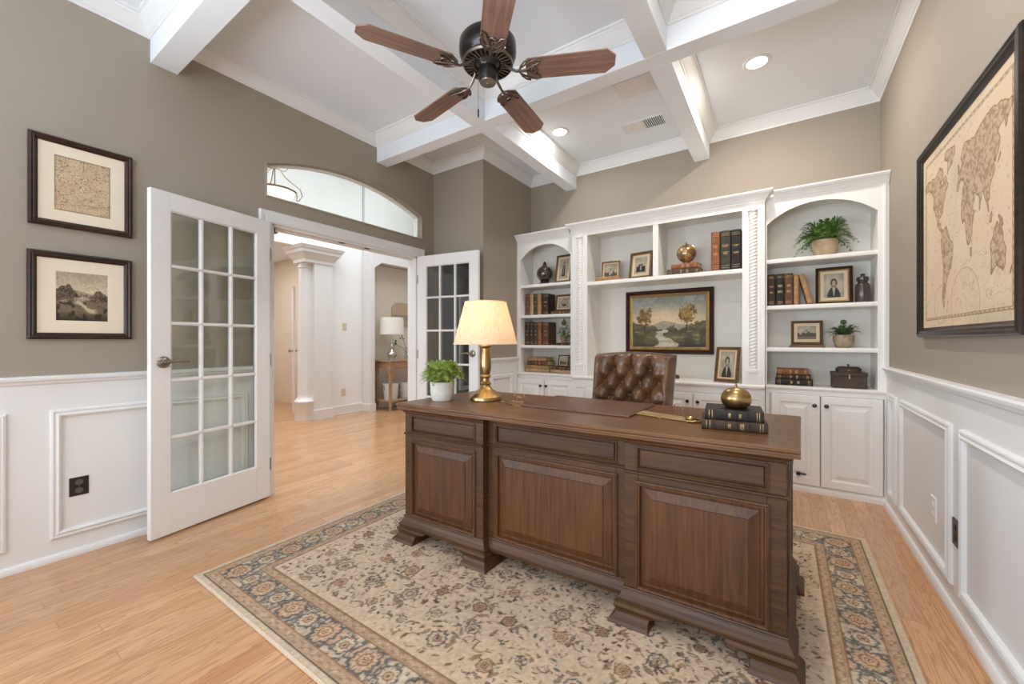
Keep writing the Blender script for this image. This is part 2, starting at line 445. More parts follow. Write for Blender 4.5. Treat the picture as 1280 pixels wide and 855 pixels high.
mb = MB(); mb.prism([(XR - .018 - p * .6, z) for p, z in SHOE], YF, 3.83, 'Y'); struct(mb.build('baseboard_right', M_WHITE))
mb = MB()
mb.prism([(BX + p, z) for p, z in RAILP], BY, 3.80, 'Y'); mb.box(BX, BX + .018, BY, 3.80, 0, .93)
pmould(mb, MLEFT(BX + .018), [(BY + .09, 3.70, .112, .80)])
struct(mb.build('trim_5', M_WHITE))
mb = wallset('X', YF, 1, XL, WX[0][0] - .08, 'f')
struct(mb.build('trim_6', M_WHITE))

# door casing and jamb
mb = MB()
CASP = [(0, 0), (0, .016), (-.012, .022), (-.050, .018), (-.072, .024), (-.086, .026), (-.092, .018), (-.092, 0)]
mb.ring([(DY1, 0), (DY1, DZ), (DY0, DZ), (DY0, 0)], [(-a, h) for a, h in CASP][::1], M=MLEFT(XL), closed=False) if False else None
# casing legs and head, mitred, profile measured outward from the opening
def casing(mb, M, u0, u1, v1):
    rows = []
    for a, h in CASP:
        rows.append([(u0 + a, 0, h), (u0 + a, v1 - a, h), (u1 - a, v1 - a, h), (u1 - a, 0, h)])
    R = [[mb.v(p, M) for p in r] for r in rows]
    for a, b_ in zip(R, R[1:]):
        for i in range(3): mb.face([a[i], a[i + 1], b_[i + 1], b_[i]])
casing(mb, MLEFT(XL), DY0, DY1, DZ)
casing(mb, Matrix(((0, 0, -1, XL - .12), (1, 0, 0, 0), (0, 1, 0, 0), (0, 0, 0, 1))), DY0, DY1, DZ)
mb.box(XL - .121, XL + .002, DY0, DY0 + .018, 0, DZ); mb.box(XL - .121, XL + .002, DY1 - .018, DY1, 0, DZ)
mb.box(XL - .121, XL + .002, DY0, DY1, DZ - .018, DZ)
mb.box(XL - .085, XL - .045, DY0 + .018, DY1 - .018, DZ - .03, DZ - .018)
cas = struct(mb.build('trim_7', M_WHITE, bevel=.002))
for y in (2.10, 2.36):
    mb = MB(); mb.lathe([(.0001, -.004), (.016, -.004), (.016, 0), (.010, .001), (.0001, .001)], (XL - .025, y, DZ - .019), 14, sy=1.9)
    mb.build('ball_catch', M_BRONZE, cas)
mb = MB(); mb.box(XL - .05, XL - .01, DY0 + .02, DY0 + .05, DZ - .060, DZ - .05); mb.box(XL - .035, XL - .025, DY0 + .03, DY0 + .04, DZ - .05, DZ - .018)
mb.build('door_catch', M_BRONZE, cas)

# transom window: slim frame and fixed glass
mb = MB()
prof = [(y, arch(y)) for y in ys]
outer = [(TY0, TZ0), (TY1, TZ0)] + [(y, z) for y, z in reversed(prof)]
mb.ring(outer, [(.002, -.118), (.002, -.050), (.016, -.050), (.016, -.085), (.002, -.085)], M=MLEFT(XL))
tw = struct(mb.build('window_1', M_FOY))
mb = MB(); mb.prism([(p[0], p[1]) for p in outer], XL - .068, XL - .064, 'X')
mb.build('pane', M_GLASS, tw)
mb = MB(); mb.ring(outer, [(-.014, .0005), (-.012, .007), (.0015, .010), (.0015, -.049)], M=MLEFT(XL)); struct(mb.build('trim_8', M_TAUPE))

# ------------------------------------------------------------------ foyer
FX = -5.74
mb = MB()
mb.box(FX - .15, FX, 3.51, 4.11, 0, 4.3); mb.box(FX - .15, FX, -1.0, 3.51, 2.52, 4.3)
mb.box(FX - .15, FX, -1.0, 1.4, 0, 2.52)
mb.box(FX - .15, FX + .05, 4.128, 7.0, 2.46, 4.3)
struct(mb.build('wall_foyer', M_FOY))
mb = MB(); mb.box(FX - .2, FX - .04, 4.11, 7.0, 0, 2.6); struct(mb.build('wall_alcove', M_FTAN))
mb = MB(); mb.box(FX - .15, XL - .12, .15, .30, 0, 4.3); struct(mb.build('wall_foyer_south', M_FOY))
mb = MB(); mb.box(FX - .15, XL - .12, 7.0, 7.15, 0, 4.3); struct(mb.build('wall_foyer_north', M_FOY))
mb = MB(); mb.box(XL - .12, XL, BY + .2, 7.0, 0, 4.3); mb.box(XL - .12, XL, -1.0, BY + .2, ZC + .1, 4.3); struct(mb.build('wall_foyer_east', M_FOY))
mb = MB(); mb.box(FX - .15, XL, -1.15, 7.15, 4.3, 4.4); struct(mb.build('ceiling_foyer', M_CEIL))
# alcove pilaster with header
mb = MB(); mb.box(FX, -5.535, 4.11, 4.20, 0, 2.62)
mb.prism([(4.20, 2.62), (4.20, 2.36), (4.34, 2.46), (7.0, 2.46), (7.0, 2.62)], FX, -5.535, 'X')
mb.box(FX + .0, -5.52, 4.095, 4.215, 0, .13)
struct(mb.build('trim_9', M_WHITE, bevel=.004))
mb = MB(); mb.box(FX, FX + .015, 3.51, 4.11, 0, .14); mb.box(FX, FX + .02, 3.51, 4.11, 0, .02); struct(mb.build('baseboard_foyer', M_WHITE, bevel=.004))
mb = MB(); mb.box(FX - .04, FX - .025, 4.2, 7.0, 0, .14); struct(mb.build('baseboard_alcove', M_WHITE, bevel=.004))
# engaged column with plinth and capital
mb = MB()
mb.box(-5.90, -5.637, 3.235, 3.51, 0, 2.30)
mb.box(-5.912, -5.622, 3.22, 3.53, 0, .15)
cx, cy = -5.80, 3.195
mb.lathe([(.150, 0), (.150, .25), (.158, .262), (.158, .285), (.14, .30), (.122, .325), (.112, .345), (.108, .38), (.104, 1.2), (.094, 2.20), (.094, 2.215), (.108, 2.22), (.108, 2.235), (.096, 2.245), (.096, 2.30)], (cx, cy, 0), 8, M=T(cx, cy, 0) @ RZ(PI / 8) @ T(-cx, -cy, 0))
for z0, z1, e0, e1 in ((2.29, 2.34, .015, .02), (2.34, 2.42, .025, .08), (2.42, 2.47, .09, .10), (2.47, 2.52, .11, .135)):
    def lp(e, z): return [(-5.92 - e, 3.10 - e, z), (-5.637 + e, 3.10 - e, z), (-5.637 + e, 3.51 + e, z), (-5.92 - e, 3.51 + e, z)]
    mb.loft([lp(e0, z0), lp(e1, z1)])
struct(mb.build('column', M_WHITE, bevel=.003))
# hall beyond the column
mb = MB(); mb.box(-8.75, -8.6, .9, 4.3, 0, 2.75); struct(mb.build('wall_hall_end', mat('peach_hall_paint', (238, 219, 200), .8, var=.01)))
mb = MB(); mb.box(-8.6, FX - .15, 3.9, 4.0, 0, 2.75); struct(mb.build('wall_hall_north', M_FTAN))
mb = MB(); mb.box(-8.6, FX - .15, .8, .9, 0, 2.75); struct(mb.build('wall_hall_south', M_FTAN))
mb = MB(); mb.box(-8.75, FX - .15, .8, 4.3, 2.68, 2.78); struct(mb.build('ceiling_hall', M_CEIL))
mb = MB()
casing(mb, MLEFT(-8.6), 3.05, 3.85, 2.06)
mb.box(-8.6, -8.58, 3.07, 3.83, .01, 2.05)
for z0, z1 in ((.25, .95), (1.1, 1.9)): mb.panel(3.17, 3.73, z0, z1, [(0, .0), (.01, -.012), (.03, -.012), (.05, .0)], M=T(-8.578, 0, 0) @ RZ(PI / 2))
mb.box(-8.6, -8.585, .9, 3.0, 0, .14)
struct(mb.build('trim_10', M_WHITE))
d3 = None
mb = MB(); mb.box(-.39, .39, -.0175, .0175, .012, 2.03)
for s in (-1, 1):
    pass
d3 = struct(mb.build('door_3', M_DOOR, bevel=.003), 'white hall door standing open edge-on left of the column', 'door')
d3.location = (-6.76, 3.52, 0); d3.rotation_euler = (0, 0, math.atan2(-.5234, 1.0137) + .012)
mb = MB()
for s in (-1, 1):
    mb.lathe([(.0001, 0), (.024, 0), (.024, .008), (.010, .012), (.010, .035), (.026, .045), (.026, .06), (.0001, .066)], (0, 0, 0), 14, M=T(.33, s * .017, 1.0) @ RX(-s * PI / 2))
mb.build('door_knob', M_NICKEL, d3)

# ------------------------------------------------------------------ French doors
def french_door(name, loc, ang, ysign, label):
    L, th, Z0, Z1 = .728, .037, .012, 2.042
    st, tr, br, mw = .100, .105, .238, .022
    y0, y1 = (-th, 0) if ysign < 0 else (0, th)
    root = MB()
    root.box(0, st, y0, y1, Z0, Z1); root.box(L - st, L, y0, y1, Z0, Z1)
    root.box(st, L - st, y0, y1, Z1 - tr, Z1); root.box(st, L - st, y0, y1, Z0, Z0 + br)
    d = struct(root.build(name, M_DOOR, bevel=.002), label, 'door')
    d.location = loc; d.rotation_euler = (0, 0, ang)
    x0, x1, z0, z1 = st, L - st, Z0 + br, Z1 - tr
    cw = (x1 - x0 - 2 * mw) / 3; ch = (z1 - z0 - 4 * mw) / 5
    g = MB()
    ym = (y0 + y1) / 2
    def bar(xa, xb, za, zb, vert):
        # muntin with chamfered faces
        hw = mw / 2; hy = th / 2 - .003
        sec = [(-hw, -.006), (-.006, -hy), (.006, -hy), (hw, -.006), (hw, .006), (.006, hy), (-.006, hy), (-hw, .006)]
        if vert: g.prism([((xa + xb) / 2 + a, ym + b_) for a, b_ in sec], za, zb, 'Z')
        else: g.prism([(ym + b_, (za + zb) / 2 + a) for a, b_ in sec], xa, xb, 'X')
    for k in (1, 2):
        xa = x0 + k * cw + (k - 1) * mw; bar(xa, xa + mw, z0, z1, True)
    for k in (1, 2, 3, 4):
        za = z0 + k * ch + (k - 1) * mw; bar(x0, x1, za, za + mw, False)
    # glazing bead around the opening
    for s, yf in ((-1, y0), (1, y1)):
        g.ring([(x0, z0), (x1, z0), (x1, z1), (x0, z1)], [(0, 0), (.010, .010)], M=Matrix(((1, 0, 0, 0), (0, 0, -s, yf), (0, 1, 0, 0), (0, 0, 0, 1))))
    g.build('muntin_grid', M_DOOR, d)
    for i in range(3):
        for j in range(5):
            p = MB(); xa = x0 + i * (cw + mw); za = z0 + j * (ch + mw)
            p.box(xa - .004, xa + cw + .004, ym - .0025, ym + .0025, za - .004, za + ch + .004)
            p.build('pane', M_GLASS, d)
    h = MB(); hx, hz = L - .062, 1.035
    for s, yf in ((-1, y0), (1, y1)):
        Mx = T(hx, yf, hz) @ RX(PI / 2 if s < 0 else -PI / 2)
        h.lathe([(.0001, 0), (.034, 0), (.034, .004), (.028, .010), (.014, .013), (.011, .020), (.011, .048), (.0001, .050)], (0, 0, 0), 20, M=Mx)
        yy = yf + s * .045
        h.tube([(hx + .006, yy, hz), (hx - .02, yy, hz + .002), (hx - .05, yy + s * .004, hz + .006), (hx - .085, yy + s * .002, hz + .002), (hx - .115, yy - s * .006, hz - .002)], [.010, .010, .0085, .0075, .0055], 10)
    h.build('door_lever', M_NICKEL, d)
    for z in (.25, 1.02, 1.80):
        q = MB(); q.lathe([(.006, -.045), (.006, .045)], (-.003, y1 if ysign < 0 else y0, z), 10)
        q.build('hinge', M_NICKEL, d)
    return d
french_door('door_1', (-3.142, 1.462, 0), math.atan2(-.713, .146), -1, 'white fifteen-pane French door swung open along the left wall, beside the two framed prints')
french_door('door_2', (-3.160, 2.932, 0), math.radians(8.2), 1, 'white fifteen-pane French door swung open before the taupe wall corner, behind the lit brass lamp')

# ------------------------------------------------------------------ prints and pictures
M_PRINT = attr_mat('printed_paper', .75)
M_PAINT = attr_mat('oil_paint_on_canvas', .55, bump=.12, bscale=160)
M_PHOTO = attr_mat('photographic_print', .45)
M_MATB = mat('cream_mount_board', (232, 216, 192), .85, var=.015)
M_FRDK = wood('dark_walnut_frame', (38, 24, 17), (66, 42, 29), 'X', .32)
M_FRBK = wood('near_black_frame', (30, 25, 22), (52, 43, 37), 'X', .28)
M_FRGOLD = mat('antique_gold_frame', (170, 138, 92), .38, .7, var=.18, nscale=20, bump=.1, bscale=120)
M_FRBR = wood('bronzed_wood_frame', (86, 62, 40), (126, 94, 62), 'X', .35)
M_CARD = mat('brown_card_backing', (112, 84, 58), .9, var=.05)

def grid(W, H, aspect):
    u = np.linspace(0, 1, W); v = np.linspace(0, 1, H)
    U, V = np.meshgrid(u, v); return U * aspect, V
def art_river(W=220, H=140):
    A = 1.5; X, Y = grid(W, H, A)
    n = fbm(X * 6, Y * 6, 4, 3); n2 = fbm(X * 18, Y * 18, 3, 5); n3 = fbm(X * 40, Y * 40, 2, 9)
    img = np.zeros((H, W, 3))
    t = sm(.40, 1.0, Y + (n - .5) * .25)
    img[:] = np.array((214, 188, 150)) * (1 - t[..., None]) + np.array((128, 132, 124)) * t[..., None]
    lay(img, np.exp(-(((X - .70) / .38) ** 2 + ((Y - .58) / .16) ** 2)) * .8, (232, 200, 160))
    lay(img, sm(.50, .62, n) * sm(.6, .9, Y) * .5, (170, 168, 156))
    mtn = .44 + .075 * np.exp(-((X - .66) / .14) ** 2) + .04 * np.exp(-((X - .85) / .12) ** 2)
    lay(img, sm(mtn + .01, mtn - .01, Y) * .8, (146, 140, 128))
    tl = .35 + .15 * sm(.62, .0, X) + .17 * sm(.95, 1.5, X) + (n2 - .5) * .12 + .07 * np.exp(-((X - .86) / .07) ** 2) + .03 * np.exp(-((X - .42) / .1) ** 2)
    m = sm(tl + .012, tl - .012, Y)
    lay(img, m, (92, 88, 62)); lay(img, m * sm(.45, .75, n2) * .6, (128, 114, 74)); lay(img, m * sm(.48, .30, n2) * .6, (66, 64, 48)); lay(img, m * sm(.42, .28, Y) * .75, (54, 52, 38))
    # ground and water
    g = sm(.335, .315, Y + (n3 - .5) * .03)
    lay(img, g, (98, 90, 60)); lay(img, g * sm(.5, .7, fbm(X * 6, Y * 26, 3, 14)) * .7, (156, 136, 90)); lay(img, g * sm(.48, .35, n) * .7, (64, 62, 44)); lay(img, g * sm(.16, .02, Y) * .75, (50, 50, 38))
    cx = .72 - .16 * np.sin((.34 - Y) * 9) * (Y > .1) + (n2 - .5) * .05 - .02
    wd = .035 + .10 * np.exp(-((Y - .30) / .02) ** 2) + .85 * np.clip(.325 - Y, 0, 1) ** 1.2
    cx = .67 + .085 * np.sin(Y * 19 + .2) + (n2 - .5) * .10
    wmask = sm(wd + .02, wd - .02, np.abs(X - cx)) * sm(.35, .33, Y)
    lay(img, wmask, (170, 164, 146)); lay(img, wmask * sm(.5, .6, fbm(X * 5, Y * 40, 3, 8)), (202, 190, 166)); lay(img, wmask * sm(.05, .2, np.abs(X - cx) / (wd + .01) - .75), (120, 112, 90))
    # two tall autumn trees
    for tx, ty, rr, c in ((.285, .62, .170, (128, 104, 58)), (1.135, .66, .180, (140, 106, 54))):
        tr = sm(.014, .006, np.abs(X - tx - .02 * np.sin(Y * 14))) * sm(.24, .26, Y) * sm(ty + .08, ty, Y)
        lay(img, tr, (66, 48, 30))
        for s in (-1, 1):
            for q in (.0, .08, .15):
                br = sm(.007, .003, np.abs((X - tx) - s * (Y - ty + .12 - q) * .9)) * (np.abs(X - tx) < .11) * ((X - tx) * s > 0)
                lay(img, br * .8, (70, 52, 32))
        d = np.sqrt((X - tx) ** 2 + ((Y - ty) * .95) ** 2) / rr + (n2 - .5) * .9 + (n3 - .5) * .5
        f = sm(.95, .75, d)
        lay(img, f * .82, c); lay(img, f * sm(.5, .65, n3) * .7, (168, 138, 82)); lay(img, f * sm(.45, .35, n2) * .7, (96, 72, 36))
    img *= (1 + (n3 - .5) * .16)[..., None]
    return np.clip(img * 1.02, 0, 255)
def art_engraving(W=190, H=120):
    A = 1.25; X, Y = grid(W, H, A)
    n = fbm(X * 6, Y * 8, 4, 21); n2 = fbm(X * 22, Y * 26, 3, 25); n3 = fbm(X * 60, Y * 60, 2, 29)
    img = np.zeros((H, W, 3)); t = sm(.5, 1, Y + (n - .5) * .35)
    img[:] = np.array((206, 186, 158)) * (1 - t[..., None]) + np.array((170, 152, 128)) * t[..., None]
    hill = .60 + .05 * np.sin(X * 4 + .5) + (n - .5) * .06
    lay(img, sm(hill + .01, hill - .01, Y) * .85, (150, 132, 108))
    tl = .52 + .20 * np.exp(-((X - .30) / .16) ** 2) + .13 * np.exp(-((X - 1.02) / .13) ** 2) + .12 * np.exp(-((X - .02) / .2) ** 2) + (n2 - .5) * .14
    m = sm(tl + .012, tl - .012, Y); lay(img, m, (92, 78, 62)); lay(img, m * sm(.5, .38, n2), (54, 46, 38)); lay(img, m * sm(.55, .68, n3) * .6, (140, 122, 100))
    g = sm(.44, .38, Y + (n2 - .5) * .08); lay(img, g * .9, (120, 104, 82)); lay(img, g * sm(.5, .4, n), (62, 53, 42)); lay(img, g * sm(.22, .0, Y) * .75, (44, 38, 31))
    pth = sm(.07, .02, np.abs(Y - (.34 - (X - .55) * .38 + .03 * np.sin(X * 14)))) * sm(.35, .5, X) * sm(1.05, .85, X)
    lay(img, pth * .85, (208, 188, 158)); lay(img, sm(.10, .02, np.abs(Y - .46) + .25 * np.abs(X - .62)) * .7, (198, 180, 152))
    lay(img, sm(.05, .02, np.abs(Y - .40) + .3 * np.abs(X - .18)) * .6, (190, 170, 142))
    img *= (1 + (n3 - .5) * .35)[..., None]
    return img
def contour(f, lvl, w):
    gy, gx = np.gradient(f); g = np.sqrt(gx ** 2 + gy ** 2) + 1e-5
    return sm(w, w * .35, np.abs(f - lvl) / g)
def art_chart(W=210, H=250):
    X, Y = grid(W, H, .85)
    img = np.zeros((H, W, 3)); img[:] = (208, 184, 152)
    img *= (1 + (fbm(X * 5, Y * 5, 3, 31) - .5) * .12)[..., None]
    f = fbm(X * 3.2 + 2, Y * 3.2, 4, 33); f2 = fbm(X * 9, Y * 9, 4, 37)
    lay(img, sm(.5, .56, f) * .14, (176, 146, 112))
    for l in (.44, .53): lay(img, contour(f, l, .9) * .75, (92, 70, 52))
    for l in (.4, .5, .58): lay(img, contour(f2, l, .7) * .45, (124, 98, 74))
    n3 = fbm(X * 60, Y * 60, 2, 39); lay(img, sm(.66, .74, n3) * .6, (96, 76, 58))
    lay(img, sm(.5, .58, fbm(X * 7, Y * 7, 3, 42)) * .12, (196, 130, 96))
    e = np.minimum(np.minimum(X, .85 - X), np.minimum(Y, 1 - Y))
    lay(img, sm(.010, .004, np.abs(e - .008)), (110, 84, 60)); lay(img, sm(.004, .002, np.abs(e - .025)) * .7, (120, 94, 70))
    lay(img, sm(.005, .002, np.abs(X - .43)) * (Y > .80) * .8, (90, 70, 52)); lay(img, sm(.005, .002, np.abs(Y - .96)) * (np.abs(X - .43) < .06) * .8, (90, 70, 52))
    return img
CONT = [
 [(-168,66),(-156,71),(-128,70),(-110,68),(-95,72),(-82,70),(-78,62),(-92,58),(-82,52),(-78,60),(-65,60),(-56,52),(-66,45),(-74,40),(-81,31),(-81,25),(-84,30),(-97,27),(-97,20),(-88,21),(-88,16),(-83,10),(-78,8),(-85,10),(-95,16),(-106,22),(-113,31),(-124,40),(-124,48),(-134,57),(-152,59),(-165,60)],
 [(-55,60),(-20,70),(-20,82),(-60,82),(-70,77),(-52,68)],
 [(-78,8),(-62,10),(-50,0),(-35,-6),(-40,-20),(-48,-27),(-58,-35),(-65,-42),(-69,-54),(-74,-50),(-71,-30),(-70,-18),(-80,-5)],
 [(-17,15),(-16,22),(-6,35),(10,37),(20,32),(32,31),(43,12),(51,11),(40,-5),(40,-16),(33,-26),(27,-34),(18,-34),(12,-18),(9,0),(5,5),(-8,4)],
 [(-9,37),(-9,43),(-1,44),(-4,48),(5,53),(8,57),(6,62),(15,68),(28,71),(45,67),(70,72),(100,77),(140,73),(170,69),(180,66),(163,60),(156,52),(150,59),(135,54),(140,47),(128,40),(126,35),(121,40),(122,30),(110,20),(107,11),(103,14),(104,2),(98,10),(94,18),(88,22),(80,14),(77,8),(72,20),(62,25),(56,26),(50,30),(59,22),(45,13),(35,28),(36,36),(27,37),(22,37),(16,40),(14,45),(18,40),(10,44),(3,42),(-2,37)],
 [(114,-22),(122,-18),(131,-12),(137,-15),(142,-11),(146,-19),(153,-27),(148,-38),(138,-34),(130,-32),(116,-35)],
 [(-5,50),(1,52),(-2,57),(-6,58),(-5,53)], [(130,32),(140,36),(142,43),(139,39),(133,34)], [(96,5),(106,-6),(104,-3),(98,3)], [(109,1),(118,5),(116,-4),(110,-3)], [(132,-2),(145,-5),(150,-10),(138,-7)], [(44,-16),(50,-16),(47,-25),(44,-22)], [(166,-46),(174,-41),(178,-38),(172,-44)]]
def inside(px, py, poly):
    r = np.zeros(px.shape, bool); n = len(poly)
    for i in range(n):
        x0, y0 = poly[i]; x1, y1 = poly[i - 1]
        if y0 == y1: continue
        c = ((y0 > py) != (y1 > py)) & (px < (x1 - x0) * (py - y0) / (y1 - y0) + x0)
        r ^= c
    return r
def art_world(W=330, H=290):
    A = 1.13; X, Y = grid(W, H, A); U = X / A
    img = np.zeros((H, W, 3)); img[:] = (212, 192, 164)
    n = fbm(X * 4, Y * 4, 4, 51); n2 = fbm(X * 22, Y * 22, 3, 53); n3 = fbm(X * 70, Y * 70, 2, 57)
    img *= (1 + (n - .5) * .16)[..., None]
    lay(img, sm(.55, .75, n) * .18, (190, 146, 104))
    lon = -178 + (U - .03) / .94 * 358 + (n2 - .5) * 9; lat = -66 + (Y - .06) / .88 * 152 + (fbm(X * 20 + 9, Y * 20, 3, 59) - .5) * 8
    land = np.zeros(X.shape, bool)
    for p in CONT: 
        if p is CONT[3]: p = [(a * .8 + 18, 14 + (b_ - 14) * (.55 if b_ < 14 else 1)) for a, b_ in p]
        elif p is CONT[2]: p = [(-58 + (a + 58) * 1.35, -18 + (b_ + 18) * 1.12) for a, b_ in p]
        elif p is CONT[0]: p = [(-100 + (a + 100) * 1.12, b_) for a, b_ in p]
        elif p is CONT[5]: p = [(136 + (a - 136) * 1.15, -24 + (b_ + 24) * 1.5) for a, b_ in p]
        land |= inside(lon, lat, p)
    L = land.astype(float)
    k = L.copy()
    for _ in range(2): k = (k + np.roll(k, 1, 0) + np.roll(k, -1, 0) + np.roll(k, 1, 1) + np.roll(k, -1, 1)) / 5
    lay(img, L * .45, (166, 140, 110)); edge = sm(.12, .45, k) * sm(.95, .55, k); lay(img, edge * .85, (98, 76, 56))
    lay(img, L * sm(.50, .62, n3) * .45, (120, 94, 66)); lay(img, L * contour(n2, .5, .8) * .4, (116, 88, 62)); lay(img, L * sm(.55, .68, fbm(X * 6, Y * 6, 2, 60)) * .12, (186, 132, 98))
    lay(img, (1 - L) * sm(.72, .80, n3) * .3, (136, 112, 88)); lay(img, (1 - L) * contour(n, .52, .7) * .3, (140, 112, 84))
    for cx_, cy_, r in ((.62, .10, .17), (.30, .12, .10)):
        d = np.sqrt((X - cx_) ** 2 + (Y - cy_) ** 2); lay(img, sm(.004, .001, np.abs(d - r)) * .35, (120, 94, 70))
    e = np.minimum(np.minimum(X, A - X), np.minimum(Y, 1 - Y))
    for q, w_, s in ((.045, .004, .8), (.056, .003, .6)): lay(img, sm(w_, w_ * .4, np.abs(e - q)) * s, (110, 82, 58))
    lay(img, ((e > .045) & (e < .056) & (np.sin((X + Y) * 150) > 0)).astype(float) * .35, (120, 92, 66))
    return img
def art_portrait(seed, kind, W=48, H=64, sepia=True):
    rs = np.random.RandomState(seed); A = W / H; X, Y = grid(W, H, A); X = X / A
    n = fbm(X * 5, Y * 5, 3, seed); img = np.zeros((H, W, 3)); img[:] = (196, 182, 158)
    img *= (1 + (n - .5) * .3)[..., None]
    d = np.sqrt((X - .5) ** 2 + (Y - .5) ** 2); lay(img, sm(.35, .7, d) * .35, (128, 112, 90))
    if kind == 'bust':
        b = sm(.03, 0, np.abs(X - .5) - .30 * np.clip((.46 - Y) * 3.2, 0, 1) ** .5) * (Y < .46); lay(img, b, (52, 50, 48))
        lay(img, sm(.02, 0, np.abs(X - .5) - .10 * np.clip((Y - .06) * 2, 0, 1)) * (Y < .44) * (Y > .05), (206, 190, 168))
        h = np.sqrt(((X - .5) / .15) ** 2 + ((Y - .62) / .17) ** 2); lay(img, sm(1.05, .95, h), (62, 46, 36))
        f = np.sqrt(((X - .5) / .095) ** 2 + ((Y - .59) / .13) ** 2); lay(img, sm(1.05, .9, f), (214, 184, 152))
        for s in (-1, 1): lay(img, sm(.02, .008, np.sqrt((X - .5 - s * .04) ** 2 + (Y - .61) ** 2)), (80, 60, 48))
        lay(img, sm(.022, .008, np.abs(Y - .53) * 2 + np.abs(X - .5) * .5), (150, 96, 80))
    elif kind == 'stand':
        b = sm(.02, 0, np.abs(X - .5) - .10 - .16 * np.clip(.66 - Y, 0, 1)) * (Y < .68) * (Y > .12); lay(img, b, (60, 56, 52))
        lay(img, sm(.02, 0, np.abs(X - .5 + .02) - .04) * (Y < .66) * (Y > .2) * .8, (176, 164, 146))
        h = np.sqrt(((X - .5) / .085) ** 2 + ((Y - .76) / .085) ** 2); lay(img, sm(1.1, .9, h), (64, 52, 44))
        f = np.sqrt(((X - .5) / .055) ** 2 + ((Y - .74) / .065) ** 2); lay(img, sm(1.1, .9, f), (196, 176, 150))
    elif kind == 'group':
        for cx_, cy_, s in ((.32, .42, 1), (.52, .54, 1.05), (.70, .42, 1)):
            b = sm(.03, 0, np.abs(X - cx_) - .15 * s) * (Y < cy_ + .02) * (Y > .1); lay(img, b, (54, 50, 46))
            f = np.sqrt(((X - cx_) / .06) ** 2 + ((Y - cy_ - .08) / .08) ** 2); lay(img, sm(1.15, .85, f), (190, 170, 146))
        lay(img, sm(.03, .0, np.abs(X - .52) - .05) * (Y < .5) * (Y > .2) * .8, (214, 204, 186))
    elif kind == 'landscape':
        t = .42 + (fbm(X * 7, Y * 2, 3, seed + 3) - .5) * .5; lay(img, sm(t + .04, t - .04, Y) * .85, (72, 64, 54))
        lay(img, (Y < .22) * .7, (158, 138, 110)); lay(img, sm(.1, .02, np.abs(X - .5) + np.abs(Y - .62) * .8) * .8, (110, 92, 70))
    elif kind == 'oval':
        o = np.sqrt(((X - .56) / .24) ** 2 + ((Y - .5) / .34) ** 2); lay(img, sm(1.1, 1.0, o), (120, 106, 88)); lay(img, sm(.9, .8, o), (206, 192, 168))
        f = np.sqrt(((X - .56) / .09) ** 2 + ((Y - .55) / .13) ** 2); lay(img, sm(1.1, .9, f), (176, 152, 124)); lay(img, sm(.03, 0, np.abs(X - .56) - .14) * (Y < .4) * (Y > .22), (84, 72, 60))
    img = img * .88
    for _ in range(2): img = (img * 2 + np.roll(img, 1, 0) + np.roll(img, -1, 0) + np.roll(img, 1, 1) + np.roll(img, -1, 1)) / 6
    g = img.mean(-1, keepdims=True); img = img * .6 + g * np.array((1.06, .98, .86)) * .4
    return img

FPROF = [(0, 0), (0, -.7), (.12, -.9), (.30, -1.0), (.48, -.82), (.62, -.9), (.80, -.62), (.92, -.5), (1.0, -.42), (1.0, -.30)]
def framed(name, label, cat, w, h, bw, dep, mframe, img, loc, rz, tilt=0.0, mount=0.0, mmount=None, pmat=None, fillet=None, stand=False, group=None, foot=False):
    t = thing(name, label, cat, loc, rz, group)
    Mt = RX(-tilt)
    MF = Mt @ Matrix(((1, 0, 0, 0), (0, 0, 1, 0), (0, 1, 0, 0), (0, 0, 0, 1)))
    x0, x1 = -w / 2, w / 2
    mb = MB(); mb.ring([(x0, 0), (x1, 0), (x1, h), (x0, h)], [(a * bw, b * dep) for a, b in FPROF], M=MF)
    mb.box(x0 + .002, x1 - .002, -.30 * dep, 0, .002, h - .002, M=Mt)
    if foot:
        for s in (-1, 1): mb.sphere((s * (w / 2 - .012), -dep * .5, .006), .012, 10, 6, M=Mt)
    mb.build('frame', mframe, t)
    b2 = bw
    if fillet:
        mb = MB(); mb.ring([(x0 + bw, bw), (x1 - bw, bw), (x1 - bw, h - bw), (x0 + bw, h - bw)], [(-.001, -.50 * dep), (fillet * .4, -.62 * dep), (fillet, -.40 * dep), (fillet, -.3 * dep)], M=MF)
        mb.build('gilt_slip', M_FRGOLD, t); b2 = bw + fillet
    if mount > 0:
        mb = MB(); mb.ring([(x0 + b2 - .001, b2 - .001), (x1 - b2 + .001, b2 - .001), (x1 - b2 + .001, h - b2 + .001), (x0 + b2 - .001, h - b2 + .001)], [(0, -.34 * dep), (mount, -.34 * dep), (mount + .002, -.34 * dep + .0012)], M=MF)
        mb.build('mount', mmount or M_MATB, t); b2 += mount
    iw, ih = w - 2 * b2, h - 2 * b2
    printed('picture', img, iw + .003, ih + .003, pmat or M_PRINT, t, M=Mt @ T(0, -.31 * dep, b2 - .0015))
    if stand:
        mb = MB()
        mb.loft([[(-w * .12, h * .70 * math.sin(tilt) , h * .70), (w * .12, h * .70 * math.sin(tilt), h * .70), (w * .12, h * .70 * math.sin(tilt) + .004, h * .70), (-w * .12, h * .70 * math.sin(tilt) + .004, h * .70)],
                 [(-w * .12, h * .70 * math.sin(tilt) + h * .18, .001), (w * .12, h * .70 * math.sin(tilt) + h * .18, .001), (w * .12, h * .70 * math.sin(tilt) + h * .18 + .004, .001), (-w * .12, h * .70 * math.sin(tilt) + h * .18 + .004, .001)]])
        mb.build('easel_stand', M_CARD, t)
    return t

